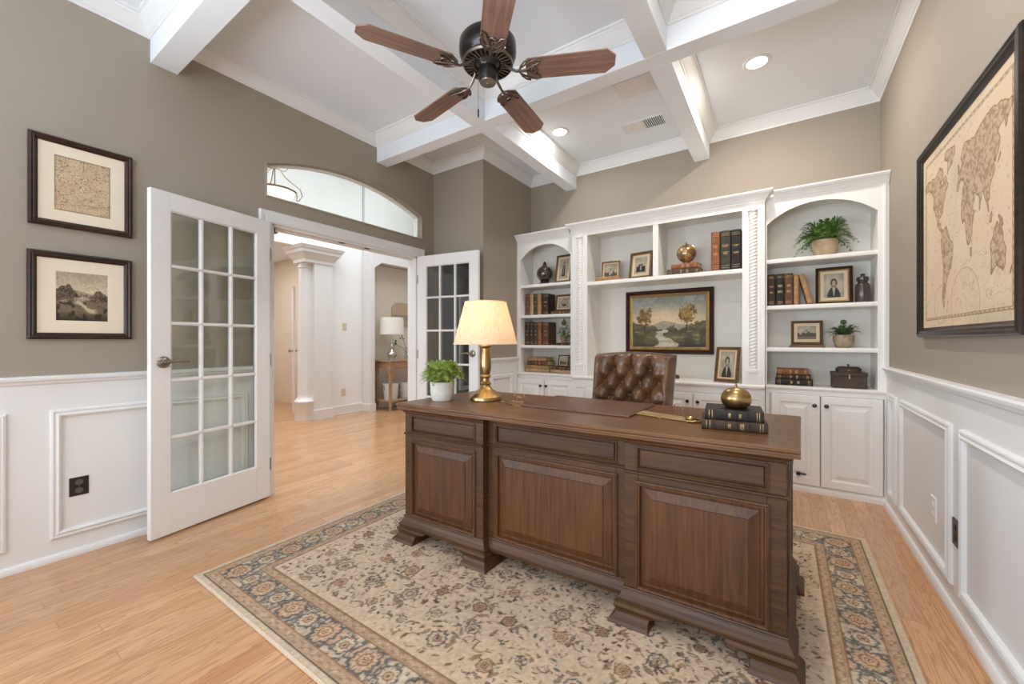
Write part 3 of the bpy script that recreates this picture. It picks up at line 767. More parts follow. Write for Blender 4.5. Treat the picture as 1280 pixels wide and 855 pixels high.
PI2 = PI / 2
framed('framed_print', 'dark walnut framed antique chart on the left wall, upper of the two', 'picture', .397, .475, .034, .026, M_FRDK, art_chart(), (XL, .515, 1.765), PI2, mount=.058)
framed('framed_print', 'dark walnut framed sepia landscape engraving on the left wall, lower of the two', 'picture', .397, .462, .034, .026, M_FRDK, art_engraving(), (XL, .512, 1.169), PI2, mount=.066)
framed('framed_map', 'large near-black framed parchment world map on the right wall', 'map', 1.123, .962, .048, .030, M_FRBK, art_world(), (XR, 2.446, 1.178), -PI2)
framed('framed_painting', 'river landscape oil painting in a dark gilt frame above the leather chair', 'painting', .815, .625, .040, .030, M_FRDK, art_river(), (-.922, 4.096, 1.033), 0, pmat=M_PAINT, fillet=.028)

# ------------------------------------------------------------------ rug (woven pattern)
RX0, RX1, RY0, RY1, RT = -2.385, .400, .762, 3.062, .012
def rug_art(W, H):
    w, h = RX1 - RX0, RY1 - RY0
    rs = np.random.RandomState(11)
    x = np.linspace(0, w, W); y = np.linspace(0, h, H); X, Y = np.meshgrid(x, y)
    img = np.zeros((H, W, 3)); n = fbm(X * 3, Y * 3, 3, 71); nf = fbm(X * 90, Y * 90, 2, 73); nm = fbm(X * 26, Y * 26, 3, 75)
    CR = np.array((206, 181, 155)); TAN = (178, 142, 108); NAVY = (92, 90, 88); BRN = (126, 96, 74); SAL = (196, 162, 132); DK = (82, 72, 66)
    img[:] = CR; img *= (1 + (n - .5) * .12)[..., None]
    dl, dr, db, dt = X, w - X, Y, h - Y
    e = np.minimum(np.minimum(dl, dr), np.minimum(db, dt))
    side = np.minimum(dl, dr) < np.minimum(db, dt)
    al = np.where(side, Y - h / 2, X - w / 2)           # distance along the border
    B0, B1, B2, B3 = .026, .076, .203, .250
    px = w / W
    def window(cx, cy, r):
        i0, i1 = max(0, int((cx - r) / w * W)), min(W, int((cx + r) / w * W) + 2)
        j0, j1 = max(0, int((cy - r) / h * H)), min(H, int((cy + r) / h * H) + 2)
        return slice(j0, j1), slice(i0, i1)
    def stamp(cx, cy, r, fn, lim=None):
        s = window(cx, cy, r * 1.35)
        if s[0].start >= s[0].stop or s[1].start >= s[1].stop: return
        dx = X[s] - cx; dy = Y[s] - cy; sub = img[s]
        fn(sub, dx, dy, np.sqrt(dx * dx + dy * dy) / r, np.arctan2(dy, dx), nm[s])
    def flower(cpet, cout, k, ph=0., core=DK, open_=False):
        def f(sub, dx, dy, d, th, q):
            edge = .78 + .20 * np.abs(np.cos(k / 2 * th + ph)) + (q - .5) * .35
            if not open_: lay(sub, sm(edge, edge - .10, d), cpet)
            lay(sub, sm(.13, .05, np.abs(d - edge + .05)) * (.95 if open_ else .85), cout)
            lay(sub, (np.abs(np.sin(k / 2 * th + ph)) < .22) * sm(.25, .35, d) * sm(edge, edge - .1, d) * .55, cout)
            lay(sub, sm(.12, .06, np.abs(d - .36)) * .7, BRN); lay(sub, sm(.2, .12, d), core)
        return f
    def leaf(ang, ar, c, out=None):
        ca, sa = math.cos(ang), math.sin(ang)
        def f(sub, dx, dy, d, th, q):
            u = dx * ca + dy * sa; v = -dx * sa + dy * ca; r = f.r
            k = np.sqrt((u / r) ** 2 + (v / (r * ar) + .35 * (u / r) ** 2 - .1) ** 2) + (q - .5) * .5
            lay(sub, sm(1.05, .85, k) * .9, c)
            if out is not None: lay(sub, sm(.18, .06, np.abs(k - .95)) * .8, out)
        return f
    # field: all-over sprays
    fx0, fx1, fy0, fy1 = B3 + .02, w - B3 - .02, B3 + .02, h - B3 - .02
    cols = [DK, BRN, (146, 112, 86), (100, 96, 92), (158, 124, 94), (130, 102, 78), (84, 66, 54)]
    for i in range(4300):
        cx, cy = rs.uniform(fx0, fx1), rs.uniform(fy0, fy1); r = rs.uniform(.005, .016)
        f = leaf(rs.uniform(0, PI * 2), rs.uniform(.22, .5), cols[rs.randint(len(cols))]); f.r = r
        stamp(cx, cy, r, f)
    # curling stems
    for i in range(420):
        cx, cy = rs.uniform(fx0, fx1), rs.uniform(fy0, fy1); a0 = rs.uniform(0, 6.28); r = rs.uniform(.02, .045); c = cols[rs.randint(3)]
        def f(sub, dx, dy, d, th, q, a0=a0, c=c):
            m = (np.mod(th - a0, 2 * PI) < 2.2); lay(sub, sm(.10, .04, np.abs(d - .8 + (q - .5) * .3)) * m * .75, c)
        stamp(cx, cy, r, f)
    # rosettes on a loose staggered lattice
    gx = .21; gy = .19; row = 0; yy = fy0 + .08
    while yy < fy1 - .04:
        xx = fx0 + (.07 if row % 2 else .17)
        while xx < fx1 - .03:
            cx, cy = xx + rs.uniform(-.03, .03), yy + rs.uniform(-.03, .03); r = rs.uniform(.022, .044); t = rs.randint(5)
            if t == 0: f = flower((196, 172, 144), NAVY, rs.choice([8, 10, 12]), rs.uniform(0, 3), SAL)
            elif t == 1: f = flower(SAL, BRN, rs.choice([7, 8]), rs.uniform(0, 3), NAVY)
            elif t == 2: f = flower((168, 134, 104), DK, rs.choice([6, 8]), rs.uniform(0, 3), BRN)
            else: f = flower(SAL, NAVY if t == 3 else BRN, rs.choice([9, 11]), rs.uniform(0, 3), DK, True)
            stamp(cx, cy, r, f)
            for q in range(rs.randint(2, 5)):
                a = rs.uniform(0, 6.28); lf = leaf(a + 1.2, .4, (150, 130, 108), cols[rs.randint(4)]); lf.r = r * .55
                stamp(cx + math.cos(a) * r * 1.5, cy + math.sin(a) * r * 1.5, r * .55, lf)
            xx += gx
        yy += gy / 2 * 1.35; row += 1
    # borders
    m = (e < B3); lay(img, m.astype(float), CR)
    edgecol = (203, 183, 158); lay(img, (e < B0).astype(float), edgecol)
    for a, b_ in ((B0, B1), (B2, B3)):
        m = ((e >= a) & (e < b_)).astype(float); lay(img, m, (190, 160, 132)); c_ = (a + b_) / 2
        ph = al / .030; fr = np.abs(ph - np.round(ph)) * .030
        k = np.sqrt((fr) ** 2 + (e - c_) ** 2) + (nm - .5) * .012
        lay(img, m * sm(.0125, .0095, k) * .34, BRN); lay(img, m * sm(.0095, .007, k) * .9, (202, 174, 146))
        wv = np.sin(al / .030 * PI) * .009
        lay(img, m * sm(.0035, .0015, np.abs(e - c_ - wv)) * .38, DK)
        for q in (a + .003, b_ - .003, a + .009, b_ - .009):
            lay(img, sm(.0034, .0014, np.abs(e - q)) * (.9 if q in (a + .003, b_ - .003) else .5), DK if q in (a + .003,) else BRN)
    m = ((e >= B1) & (e < B2)).astype(float)
    lay(img, m, (192, 172, 148))
    mc = (B1 + B2) / 2
    # vine network in slate blue
    f1 = fbm(X * 22, Y * 22, 3, 91); f2 = fbm(X * 30 + 7, Y * 30, 3, 93)
    net = np.maximum(contour(f1, .5, 1.15), np.maximum(contour(f1, .40, 1.0), contour(f2, .56, 1.0)))
    lay(img, m * net * .85, NAVY)
    lay(img, m * sm(.58, .68, f2) * .5, (138, 132, 124)); lay(img, m * sm(.40, .32, f1) * .75, SAL); lay(img, m * sm(.34, .28, f2) * .8, (204, 186, 160))
    step = .125
    for s_, ln in ((0, w), (1, w), (2, h), (3, h)):
        nn = max(2, int(round((ln - 2 * mc) / step))); st = (ln - 2 * mc) / nn
        for k in range(nn + 1):
            p = mc + k * st
            cx, cy = [(p, mc), (p, h - mc), (mc, p), (w - mc, p)][s_]
            big = k % 2 == 0
            stamp(cx, cy, .066 if big else .046, flower((198, 166, 136) if big else (206, 182, 154), NAVY, 9 if big else 7, k, BRN))
            if big: stamp(cx, cy, .030, flower((206, 172, 142), BRN, 7, k + 1, DK))
    m2 = ((e < B1) & (e > B1 - .006)) | ((e > B2) & (e < B2 + .006))
    lay(img, m2 * .8, (150, 112, 80))
    lay(img, sm(.004, .0015, np.abs(e - B0 - .002)), DK)
    img *= (1 + (nf - .5) * .22)[..., None]
    return img * .97
W_, H_ = 520, 430
img = rug_art(W_, H_)
w_, h_ = RX1 - RX0, RY1 - RY0
xs = np.linspace(0, w_, W_); ys2 = np.linspace(0, h_, H_); X_, Y_ = np.meshgrid(xs, ys2)
co_ = np.stack([X_ + RX0, Y_ + RY0, np.full_like(X_, RT)], -1).reshape(-1, 3)
i_ = (np.arange(H_ - 1)[:, None] * W_ + np.arange(W_ - 1)[None, :]).reshape(-1)
q_ = np.stack([i_, i_ + 1, i_ + W_ + 1, i_ + W_], -1)
M_RUG = attr_mat('woven_wool', .95, bump=.35, bscale=420, spec=.1)
rug = thing('area_rug', 'large cream oriental rug with slate blue floral border under the desk', 'rug', (0, 0, 0))
sheet('pile', co_, q_, to_lin(img).reshape(-1, 3), M_RUG, rug)
mb = MB(); mb.ring([(RX0, RY0), (RX1, RY0), (RX1, RY1), (RX0, RY1)], [(.012, 0.0), (-.003, .0), (-.006, .004), (-.004, .010), (.002, .0135), (.006, RT + .0003)])
mb.build('bound_edge', mat('oatmeal_binding', (202, 181, 157), .95, var=.08, nscale=60, bump=.3, bscale=300), rug)

# ------------------------------------------------------------------ desk
WD_D, WD_L = (60, 38, 20), (90, 58, 31)
M_WX = wood('walnut_rails', WD_D, WD_L, 'X', .48, freq=1.6, coat=.06)
M_WZ = wood('walnut_panels', (68, 41, 20), (99, 62, 31), 'Z', .5, freq=1.6, coat=.05)
M_WT = wood('walnut_top', (88, 58, 33), (120, 83, 51), 'X', .36, freq=1.4, coat=.2)
DW, DD, DH = 1.912, .735, .800
desk = thing('executive_desk', 'large carved walnut executive desk with raised panels standing on the rug', 'desk', (-1.858, 1.555, RT + .0005), math.radians(2.1))
K = Matrix(((1, .070, 0, 0), (0, 1, 0, 0), (0, 0, 1, 0), (0, 0, 0, 1)))     # deliberate shear of the whole desk out of square, fitted to image coordinates
HZ = DH - RT
def dz(z): return z - RT
# top with moulded edge
mb = MB()
TP = [(.0, dz(.767)), (-.0, dz(.772)), (.004, dz(.775)), (.006, dz(.781)), (0, dz(.787)), (0, dz(.794)), (.004, dz(.799)), (.009, dz(.800))]
rect = [(0, 0), (DW, 0), (DW, DD), (0, DD)]
mb.ring(rect, TP, M=K)
mb.face([mb.v((x, y, dz(.800)), K) for x, y in [(.009, .009), (DW - .009, .009), (DW - .009, DD - .009), (.009, DD - .009)]])
mb.face([mb.v((x, y, dz(.767)), K) for x, y in rect])
mb.build('desk_top', M_WT, desk)
PA, PB = (.040, .598), (1.318, 1.872)          # pedestals in x
FY, CY, BYk = .032, .075, DD - .03              # fronts
def under(mb, x0, x1, y0, y1):
    pr = [(-.022, dz(.767)), (-.020, dz(.760)), (-.010, dz(.754)), (-.006, dz(.744)), (.0, dz(.738)), (.002, dz(.733))]
    mb.ring([(x0, y0), (x1, y0), (x1, y1), (x0, y1)], pr, M=K)
def carcass(name, x0, x1, y0, y1, zb):
    mb = MB(); mb.loft([[(x0, y0, zb), (x1, y0, zb), (x1, y1, zb), (x0, y1, zb)], [(x0, y0, dz(.767)), (x1, y0, dz(.767)), (x1, y1, dz(.767)), (x0, y1, dz(.767))]], M=K)
    return mb
def front_panels(mb, x0, x1, y, first=True, M=None):
    """frieze panel, waist moulding, raised field panel on a -Y face"""
    MM = K if M is None else M
    st = .052
    fx0, fx1 = x0 + st, x1 - st
    # frieze
    mb.panel(fx0, fx1, dz(.640), dz(.728), [(-.003, y + .001), (-.003, y - .005), (.002, y - .007), (.006, y - .003), (.007, y + .008), (.011, y + .008), (.013, y + .003), (.016, y + .002)], M=MM)
    # waist bead
    mb.loft([[(xx, y + .002, dz(.616)), (xx, y - .008, dz(.618)), (xx, y - .012, dz(.623)), (xx, y - .008, dz(.628)), (xx, y + .002, dz(.631))] for xx in (x0 - .0, x1 + .0)], M=MM)
def field_panel(mb, x0, x1, y, M=None):
    MM = K if M is None else M
    st = .052
    fx0, fx1 = x0 + st, x1 - st
    mb.panel(fx0, fx1, dz(.156), dz(.586), [(-.005, y + .001), (-.005, y - .007), (.001, y - .010), (.006, y - .006), (.010, y - .006), (.015, y + .010), (.024, y + .011), (.025, y + .008), (.060, y - .004), (.0605, y - .008), (.062, y - .008)], M=MM)
def base(mb, x0, x1, y0, y1):
    mb.ring([(x0, y0), (x1, y0), (x1, y1), (x0, y1)], [(0.002, dz(.151)), (-.005, dz(.149)), (-.007, dz(.145)), (-.004, dz(.141)), (-.006, dz(.134)), (-.011, dz(.122)), (-.018, dz(.112)), (-.022, dz(.106)), (-.025, dz(.104)), (-.025, dz(.097)), (-.022, dz(.094)), (-.022, dz(.088)), (.05, dz(.088))], M=K)
# recess depth: carve the raised panel into a frame so the field sits back
def pedestal(name, x0, x1):
    mb = carcass(name, x0, x1, FY + .012, BYk, dz(.085))
    st = .056
    # stiles and rails in front of the carcass face
    for a, b_ in ((x0, x0 + st), (x1 - st, x1)):
        mb.loft([[(a, FY, dz(.085)), (b_, FY, dz(.085)), (b_, FY + .013, dz(.085)), (a, FY + .013, dz(.085))], [(a, FY, dz(.767)), (b_, FY, dz(.767)), (b_, FY + .013, dz(.767)), (a, FY + .013, dz(.767))]], M=K)
    for za, zb in ((.085, .155), (.588, .642), (.728, .767)):
        mb.loft([[(x0 + st, FY, dz(za)), (x1 - st, FY, dz(za)), (x1 - st, FY + .013, dz(za)), (x0 + st, FY + .013, dz(za))], [(x0 + st, FY, dz(zb)), (x1 - st, FY, dz(zb)), (x1 - st, FY + .013, dz(zb)), (x0 + st, FY + .013, dz(zb))]], M=K)
    under(mb, x0, x1, FY, BYk)
    p = mb.build('pedestal', M_WX, desk, bevel=.002)
    mb = MB(); front_panels(mb, x0, x1, FY); mb.build('frieze_panel', M_WX, p)
    mb = MB(); field_panel(mb, x0, x1, FY); mb.build('raised_panel', M_WZ, p)
    # side panels on the outer face
    out = x0 if x0 < .5 else x1; sg = -1 if x0 < .5 else 1
    MS = K @ Matrix(((0, -sg, 0, out), (1, 0, 0, 0), (0, 0, 1, 0), (0, 0, 0, 1)))
    mb = MB(); mb.panel(FY + .08, BYk - .06, dz(.18), dz(.60), [(-.004, .001), (-.004, -.006), (.004, -.009), (.012, -.004), (.05, -.002)], M=MS)
    mb.panel(FY + .08, BYk - .06, dz(.655), dz(.722), [(-.004, .001), (-.004, -.005), (.003, -.006), (.008, -.001)], M=MS)
    mb.loft([[(xx, .002, dz(.616)), (xx, -.008, dz(.618)), (xx, -.012, dz(.623)), (xx, -.008, dz(.628)), (xx, .002, dz(.631))] for xx in (FY, BYk)], M=MS)
    mb.build('side_panel', M_WZ, p)
    mb = MB(); base(mb, x0, x1, FY, BYk); mb.build('base_moulding', M_WX, p)
    # drawers on the sitter's side
    for za, zb in ((.17, .42), (.43, .62), (.63, .735)):
        mb = MB(); MBk = K @ T(0, 0, 0) @ Matrix(((-1, 0, 0, x0 + x1), (0, -1, 0, BYk), (0, 0, 1, 0), (0, 0, 0, 1)))
        mb.panel(x0 + .03, x1 - .03, dz(za), dz(zb), [(0, .001), (0, -.016), (.004, -.018), (.02, -.018)], M=MBk)
        d = mb.build('drawer', M_WX, p)
        mb = MB(); xm, zm = (x0 + x1) / 2, dz((za + zb) / 2)
        mb.tube([(xm - .05, -.018, zm), (xm - .05, -.04, zm - .006), (xm, -.045, zm - .016), (xm + .05, -.04, zm - .006), (xm + .05, -.018, zm)], .004, 8, M=MBk)
        mb.build('drawer_pull', M_BRASS, d)
    return p
def foot(cx, cy, sx, sy):
    """ogee bracket foot growing inwards from an outer corner"""
    mb = MB(); L = []
    for z, o, l in ((.066, .022, .185), (.058, .032, .180), (.050, .034, .160), (.040, .028, .122), (.030, .026, .106), (.020, .034, .104), (.012, .048, .108), (.006, .054, .110), (.0125, .0, 0)):
        if l == 0: continue
        zz = z - .0 if z > .012 else z
        xa, xb = cx - sx * o, cx + sx * l; ya, yb = cy - sy * o, cy + sy * l
        L.append([(xa, ya, zz), (xb, ya, zz), (xb, yb, zz), (xa, yb, zz)])
    zs_ = [dz(.090), dz(.084), dz(.075), dz(.063), dz(.051), dz(.038), dz(.025), dz(.0126)]
    L = [[(p[0], p[1], z) for p in l] for l, z in zip(L, zs_)]
    mb.loft(L, M=K); return mb.build('bracket_foot', M_WX, desk, bevel=.002, sharp=50)
for x0, x1 in (PA, PB):
    pedestal('pedestal', x0, x1)
    for cx, sx in ((x0, 1), (x1, -1)):
        for cy, sy in ((FY, 1), (BYk, -1)): foot(cx, cy, sx, sy)
# centre section
cx0, cx1 = PA[1] - .004, PB[0] + .004
mb = MB(); mb.loft([[(cx0, CY + .012, dz(.085)), (cx1, CY + .012, dz(.085)), (cx1, CY + .04, dz(.085)), (cx0, CY + .04, dz(.085))], [(cx0, CY + .012, dz(.767)), (cx1, CY + .012, dz(.767)), (cx1, CY + .04, dz(.767)), (cx0, CY + .04, dz(.767))]], M=K)
for a, b_ in ((cx0, cx0 + .056), (cx1 - .056, cx1)):
    mb.loft([[(a, CY, dz(.085)), (b_, CY, dz(.085)), (b_, CY + .013, dz(.085)), (a, CY + .013, dz(.085))], [(a, CY, dz(.767)), (b_, CY, dz(.767)), (b_, CY + .013, dz(.767)), (a, CY + .013, dz(.767))]], M=K)
for za, zb in ((.085, .155), (.588, .642), (.728, .767)):
    mb.loft([[(cx0 + .056, CY, dz(za)), (cx1 - .056, CY, dz(za)), (cx1 - .056, CY + .013, dz(za)), (cx0 + .056, CY + .013, dz(za))], [(cx0 + .056, CY, dz(zb)), (cx1 - .056, CY, dz(zb)), (cx1 - .056, CY + .013, dz(zb)), (cx0 + .056, CY + .013, dz(zb))]], M=K)
mb.loft([[(xx, CY + .004, dz(.767)), (xx, CY - .026, dz(.767)), (xx, CY - .024, dz(.760)), (xx, CY - .010, dz(.754)), (xx, CY - .004, dz(.733)), (xx, CY + .004, dz(.733))] for xx in (cx0, cx1)], M=K)
cen = mb.build('modesty_panel', M_WX, desk, bevel=.002)
mb = MB(); front_panels(mb, cx0, cx1, CY); mb.build('frieze_panel', M_WX, cen)
mb = MB(); field_panel(mb, cx0, cx1, CY); mb.build('raised_panel', M_WZ, cen)
mb = MB(); mb.loft([[(xx, CY + .02, dz(.151)), (xx, CY - .005, dz(.149)), (xx, CY - .007, dz(.145)), (xx, CY - .004, dz(.141)), (xx, CY - .006, dz(.134)), (xx, CY - .011, dz(.122)), (xx, CY - .018, dz(.112)), (xx, CY - .022, dz(.106)), (xx, CY - .025, dz(.104)), (xx, CY - .025, dz(.097)), (xx, CY - .022, dz(.094)), (xx, CY - .022, dz(.088)), (xx, CY + .02, dz(.088))] for xx in (cx0 - .002, cx1 + .002)], M=K)
mb.build('base_moulding', M_WX, cen)
mb = MB(); mb.loft([[(cx0, BYk - .03, dz(.66)), (cx1, BYk - .03, dz(.66)), (cx1, BYk, dz(.66)), (cx0, BYk, dz(.66))], [(cx0, BYk - .03, dz(.767)), (cx1, BYk - .03, dz(.767)), (cx1, BYk, dz(.767)), (cx0, BYk, dz(.767))]], M=K)
mb.build('pencil_drawer', M_WX, desk, bevel=.002)

# ------------------------------------------------------------------ tufted leather chair
def leather():
    b = NB('brown_leather'); v = b.mapped((1, 1, 1))
    n1 = b.n('ShaderNodeTexNoise', {'Vector': v, 'Scale': 7.0, 'Detail': 4.0}).outputs[0]
    vo = b.n('ShaderNodeTexVoronoi', {'Vector': v, 'Scale': 260.0}).outputs[0]
    c = b.mix(b.n('ShaderNodeMapRange', {'Value': n1, 'From Min': .35, 'From Max': .68}).outputs[0], rgb(72, 46, 28), rgb(122, 83, 54))
    bp = b.n('ShaderNodeBump', {'Height': vo, 'Strength': .10, 'Distance': .001})
    p = b.n('ShaderNodeBsdfPrincipled', {'Base Color': c, 'Roughness': .33, 'Normal': bp.outputs[0], 'Coat Weight': .25, 'Coat Roughness': .3})
    return b.surf(p.outputs[0])
M_LEA = leather()
ch = thing('desk_chair', 'tufted brown leather swivel chair behind the desk', 'chair', (-.868, 2.90, RT), math.radians(-3))
cz = -RT
def tuft(x, z):
    """pillow height between buttons; x from centre, z below the top row"""
    a, b_ = .128, .172
    if z > 0:          # channels above the first button row
        f = abs(math.sin(PI * x / a)) ** .5
        k = min(1, z / .05)
        u = x / a + z / b_; v = x / a - z / b_
        g = (abs(math.sin(PI * u)) * abs(math.sin(PI * v))) ** .42
        return f * k + g * (1 - k)
    u = x / a + z / b_; v = x / a - z / b_
    return (abs(math.sin(PI * u)) * abs(math.sin(PI * v))) ** .42
CW, CB, CT = .285, .50, 1.062
BTN = ((.955, (-.128, 0, .128)), (.869, (-.192, -.064, .064, .192)), (.783, (-.128, 0, .128)), (.697, (-.192, -.064, .064, .192)), (.611, (-.128, 0, .128)))
def top_z(x): return CT + .020 * (1 - (x / CW) ** 2)
mb = MB(); NX, NZ = 96, 96
lean = math.tan(math.radians(13))
def back_y(z): return -.235 + (z - .5) * lean * 0.9
rows = []
for j in range(NZ + 1):
    t = j / NZ; r = []
    for i in range(NX + 1):
        s = -1 + 2 * i / NX
        wd = CW - .018 * (1 - t)
        x = s * wd; z = CB + (top_z(x) - CB) * t
        zz = z - .955
        edge = min(1, (1 - abs(s)) / .13); te = min(1, (1 - t) / .07)
        roll = math.sqrt(max(0, 1 - (1 - edge) ** 2)) * math.sqrt(max(0, 1 - (1 - te) ** 2))
        inn = min(1, (1 - abs(s)) / .25) ; tl = min(1, max(0, (1 - t)) / .03)
        lim = 1 if abs(x) < .205 else max(0, 1 - (abs(x) - .205) / .05)
        tf = tuft(x, zz); tf -= .55 * max([math.exp(-((x - bx_) ** 2 + (z - bz_) ** 2) / .0009) for bz_, bq in BTN for bx_ in bq]); d = tf * lim + .95 * (1 - lim)
        y = back_y(z) + .075 - .060 * roll - .052 * (d - .35) * roll
        r.append(mb.v((x, y, z + cz)))
    rows.append(r)
for a, b_ in zip(rows, rows[1:]):
    for i in range(NX): mb.face([a[i], a[i + 1], b_[i + 1], b_[i]], True)
mb.build('tufted_backrest', M_LEA, ch, sharp=75)
mb = MB()
pts = [(-CW + .018, CB - .04), (CW - .018, CB - .04), (CW, CT - .03)] + [(CW * math.cos(a), CT + .020 * (1 - math.cos(a) ** 2) + .0) for a in [PI * k / 12 for k in range(0, 13)]] + [(-CW, CT - .03)]
mb.loft([[(x, back_y(z) + .074, z + cz) for x, z in pts], [(x * .985, back_y(z) + .115, z + cz) for x, z in pts], [(x * .93, back_y(z) + .13, z + cz) for x, z in pts]])
mb.build('back_shell', M_LEA, ch, bevel=.006)
for row, (z, xs_) in enumerate(((.955, (-.128, 0, .128)), (.869, (-.192, -.064, .064, .192)), (.783, (-.128, 0, .128)), (.697, (-.192, -.064, .064, .192)), (.611, (-.128, 0, .128)))):
    for x in xs_:
        mb = MB(); mb.sphere((x, back_y(z) + .052, z + cz), .0105, 10, 6, sy=.7); mb.build('tufting_button', M_LEA, ch)
mb = MB()
L = []
for z, e in ((.40, .03), (.41, .0), (.47, -.012), (.50, .0), (.515, .03), (.52, .08)):
    h = .275 - e; L.append([(h * math.copysign(abs(math.cos(a)) ** .35, math.cos(a)), -.46 + (h) * math.copysign(abs(math.sin(a)) ** .35, math.sin(a)), z + cz) for a in [2 * PI * k / 40 for k in range(40)]])
mb.loft(L, smooth=True); mb.build('seat_cushion', M_LEA, ch)
for s in (-1, 1):
    mb = MB(); mb.tube([(s * .30, -.16, .62 + cz), (s * .305, -.22, .635 + cz), (s * .305, -.30, .63 + cz), (s * .30, -.355, .60 + cz), (s * .295, -.37, .54 + cz), (s * .285, -.36, .44 + cz)], [.03, .036, .036, .032, .028, .026], 12)
    mb.build('armrest', M_LEA, ch)
mb = MB(); mb.lathe([(.03, .07), (.03, .22), (.022, .225), (.022, .38), (.09, .39), (.09, .41), (.0001, .41)], (0, -.42, cz), 16); mb.build('gas_column', M_BRONZE, ch)
for k in range(5):
    a = 2 * PI * k / 5 + .3; dx, dy = math.cos(a), math.sin(a)
    mb = MB(); mb.tube([(.0, -.42, .10 + cz), (dx * .15, -.42 + dy * .15, .105 + cz), (dx * .28, -.42 + dy * .28, .075 + cz)], [.03, .024, .016], 8); lg = mb.build('base_leg', M_WX, ch)
    mb = MB(); mb.lathe([(.008, -.02), (.026, -.018), (.028, 0), (.026, .018), (.008, .02)], (0, 0, 0), 14, M=T(dx * .28, -.42 + dy * .28, .028 - 0.0) @ RZ(a) @ RX(PI2))
    mb.tube([(dx * .28, -.42 + dy * .28, .03), (dx * .28, -.42 + dy * .28, .07)], .007, 8)
    mb.build('caster', M_BLACK, lg)

# ------------------------------------------------------------------ ceiling fan
FXC, FYC = -1.295, 1.695
M_BLADE = wood('cherry_fan_blade', (110, 84, 73), (150, 118, 103), 'X', .5, freq=1.2, coat=.1)
fan = thing('ceiling_fan', 'five-blade ceiling fan with cherry wood blades and dark bronze motor', 'ceiling fan', (FXC, FYC, 0))
mb = MB(); mb.lathe([(.0001, 3.10), (.075, 3.10), (.075, 3.07), (.06, 3.03), (.025, 3.0), (.0001, 3.0)], seg=24); mb.build('canopy', M_BRONZE, fan)
mb = MB(); mb.lathe([(.013, 2.74), (.013, 3.02)], seg=12); mb.build('downrod', M_BRONZE, fan)
mb = MB(); mb.lathe([(.0001, 2.775), (.06, 2.775), (.10, 2.768), (.135, 2.755), (.150, 2.735), (.152, 2.70), (.150, 2.675), (.142, 2.655), (.136, 2.648), (.134, 2.642), (.126, 2.636), (.08, 2.632), (.0001, 2.632)], seg=48); mot = mb.build('motor_housing', M_BRONZE, fan)
mb = MB()
for k in range(30):
    a = 2 * PI * k / 30
    mb.box(.072, .128, -.0042, .0042, 2.622, 2.637, M=RZ(a))
mb.ring([(.132 * math.cos(2 * PI * k / 40), .132 * math.sin(2 * PI * k / 40)) for k in range(40)], [(0, 2.640), (-.004, 2.632), (0, 2.622), (.006, 2.622), (.006, 2.64)])
mb.build('vent_grille', mat('fin_bronze', (128, 116, 104), .35, .9, var=.1), mot)
mb = MB(); mb.lathe([(.0001, 2.634), (.070, 2.634), (.062, 2.622), (.050, 2.614), (.046, 2.606), (.046, 2.600), (.050, 2.598), (.050, 2.552), (.048, 2.546), (.044, 2.532), (.0001, 2.532)], seg=32); sw = mb.build('switch_housing', M_BRONZE, fan)
mb = MB(); mb.lathe([(.0001, 2.533), (.043, 2.533), (.041, 2.527), (.030, 2.525), (.010, 2.5245), (.008, 2.522), (.0001, 2.522)], seg=28); mb.build('switch_cap', M_NICKEL, sw)
mb = MB(); px_, py_ = -.052 * .9, -.052 * .3
mb.tube([(px_, py_, 2.555), (px_ - .004, py_ - .001, 2.54), (px_ - .004, py_ - .001, 2.40)], .0013, 6)
ck = mb.build('pull_chain', M_BRASS, sw)
mb = MB(); mb.lathe([(.002, 2.402), (.0045, 2.395), (.0045, 2.360), (.002, 2.355)], (px_ - .004, py_ - .001, 0), 10); mb.build('chain_pendant', M_BLACK, ck)
for k in range(5):
    a = math.radians(25.3 + 72 * k); Mb = RZ(a) @ T(.02, 0, 2.583) @ RX(math.radians(-11))
    mb = MB()
    r0, r1 = .185, .64; w0, w1 = .062, .070
    out = [(r0, -w0 + .012), (r0 + .012, -w0)] + [(r1 - .045, -w1), (r1, -w1 + .040), (r1, w1 - .040), (r1 - .045, w1)] + [(r0 + .012, w0), (r0, w0 - .012)]
    mb.prism(out, -.004, .004, 'Z'); bl = mb.build('blade', M_BLADE, fan, bevel=.0015); bl.matrix_local = Mb; Mb = None
    mb = MB()
    # scrolled iron bracket: arm, two leaf loops and a keel
    mb.tube([(.070, 0, .040), (.100, 0, .012), (.135, 0, -.008), (.175, 0, -.010)], [.008, .008, .007, .006], 8, M=Mb)
    for s in (-1, 1):
        loop = [(.140, 0, -.009), (.165, s * .022, -.009), (.198, s * .046, -.009), (.236, s * .058, -.009), (.258, s * .054, -.009), (.252, s * .040, -.009), (.222, s * .024, -.009), (.190, s * .008, -.009)]
        mb.tube(loop, .0048, 7, M=Mb, closed=True)
        mb.tube([(.150, 0, -.008), (.160, s * .03, -.008), (.182, s * .054, -.008), (.205, s * .062, -.008)], .0045, 7, M=Mb)
    mb.tube([(.226 + .012 * math.cos(t), .018 * math.sin(t), -.009) for t in [2 * PI * q / 12 for q in range(12)]], .0042, 7, M=Mb, closed=True)
    for sx_, sy_ in ((.225, .03), (.225, -.03), (.20, 0)): mb.sphere((sx_, sy_, -.006), .0055, 8, 5, M=Mb)
    mb.build('blade_iron', mat('pewter_bronze', (118, 108, 100), .34, .9, var=.12, nscale=20), bl)

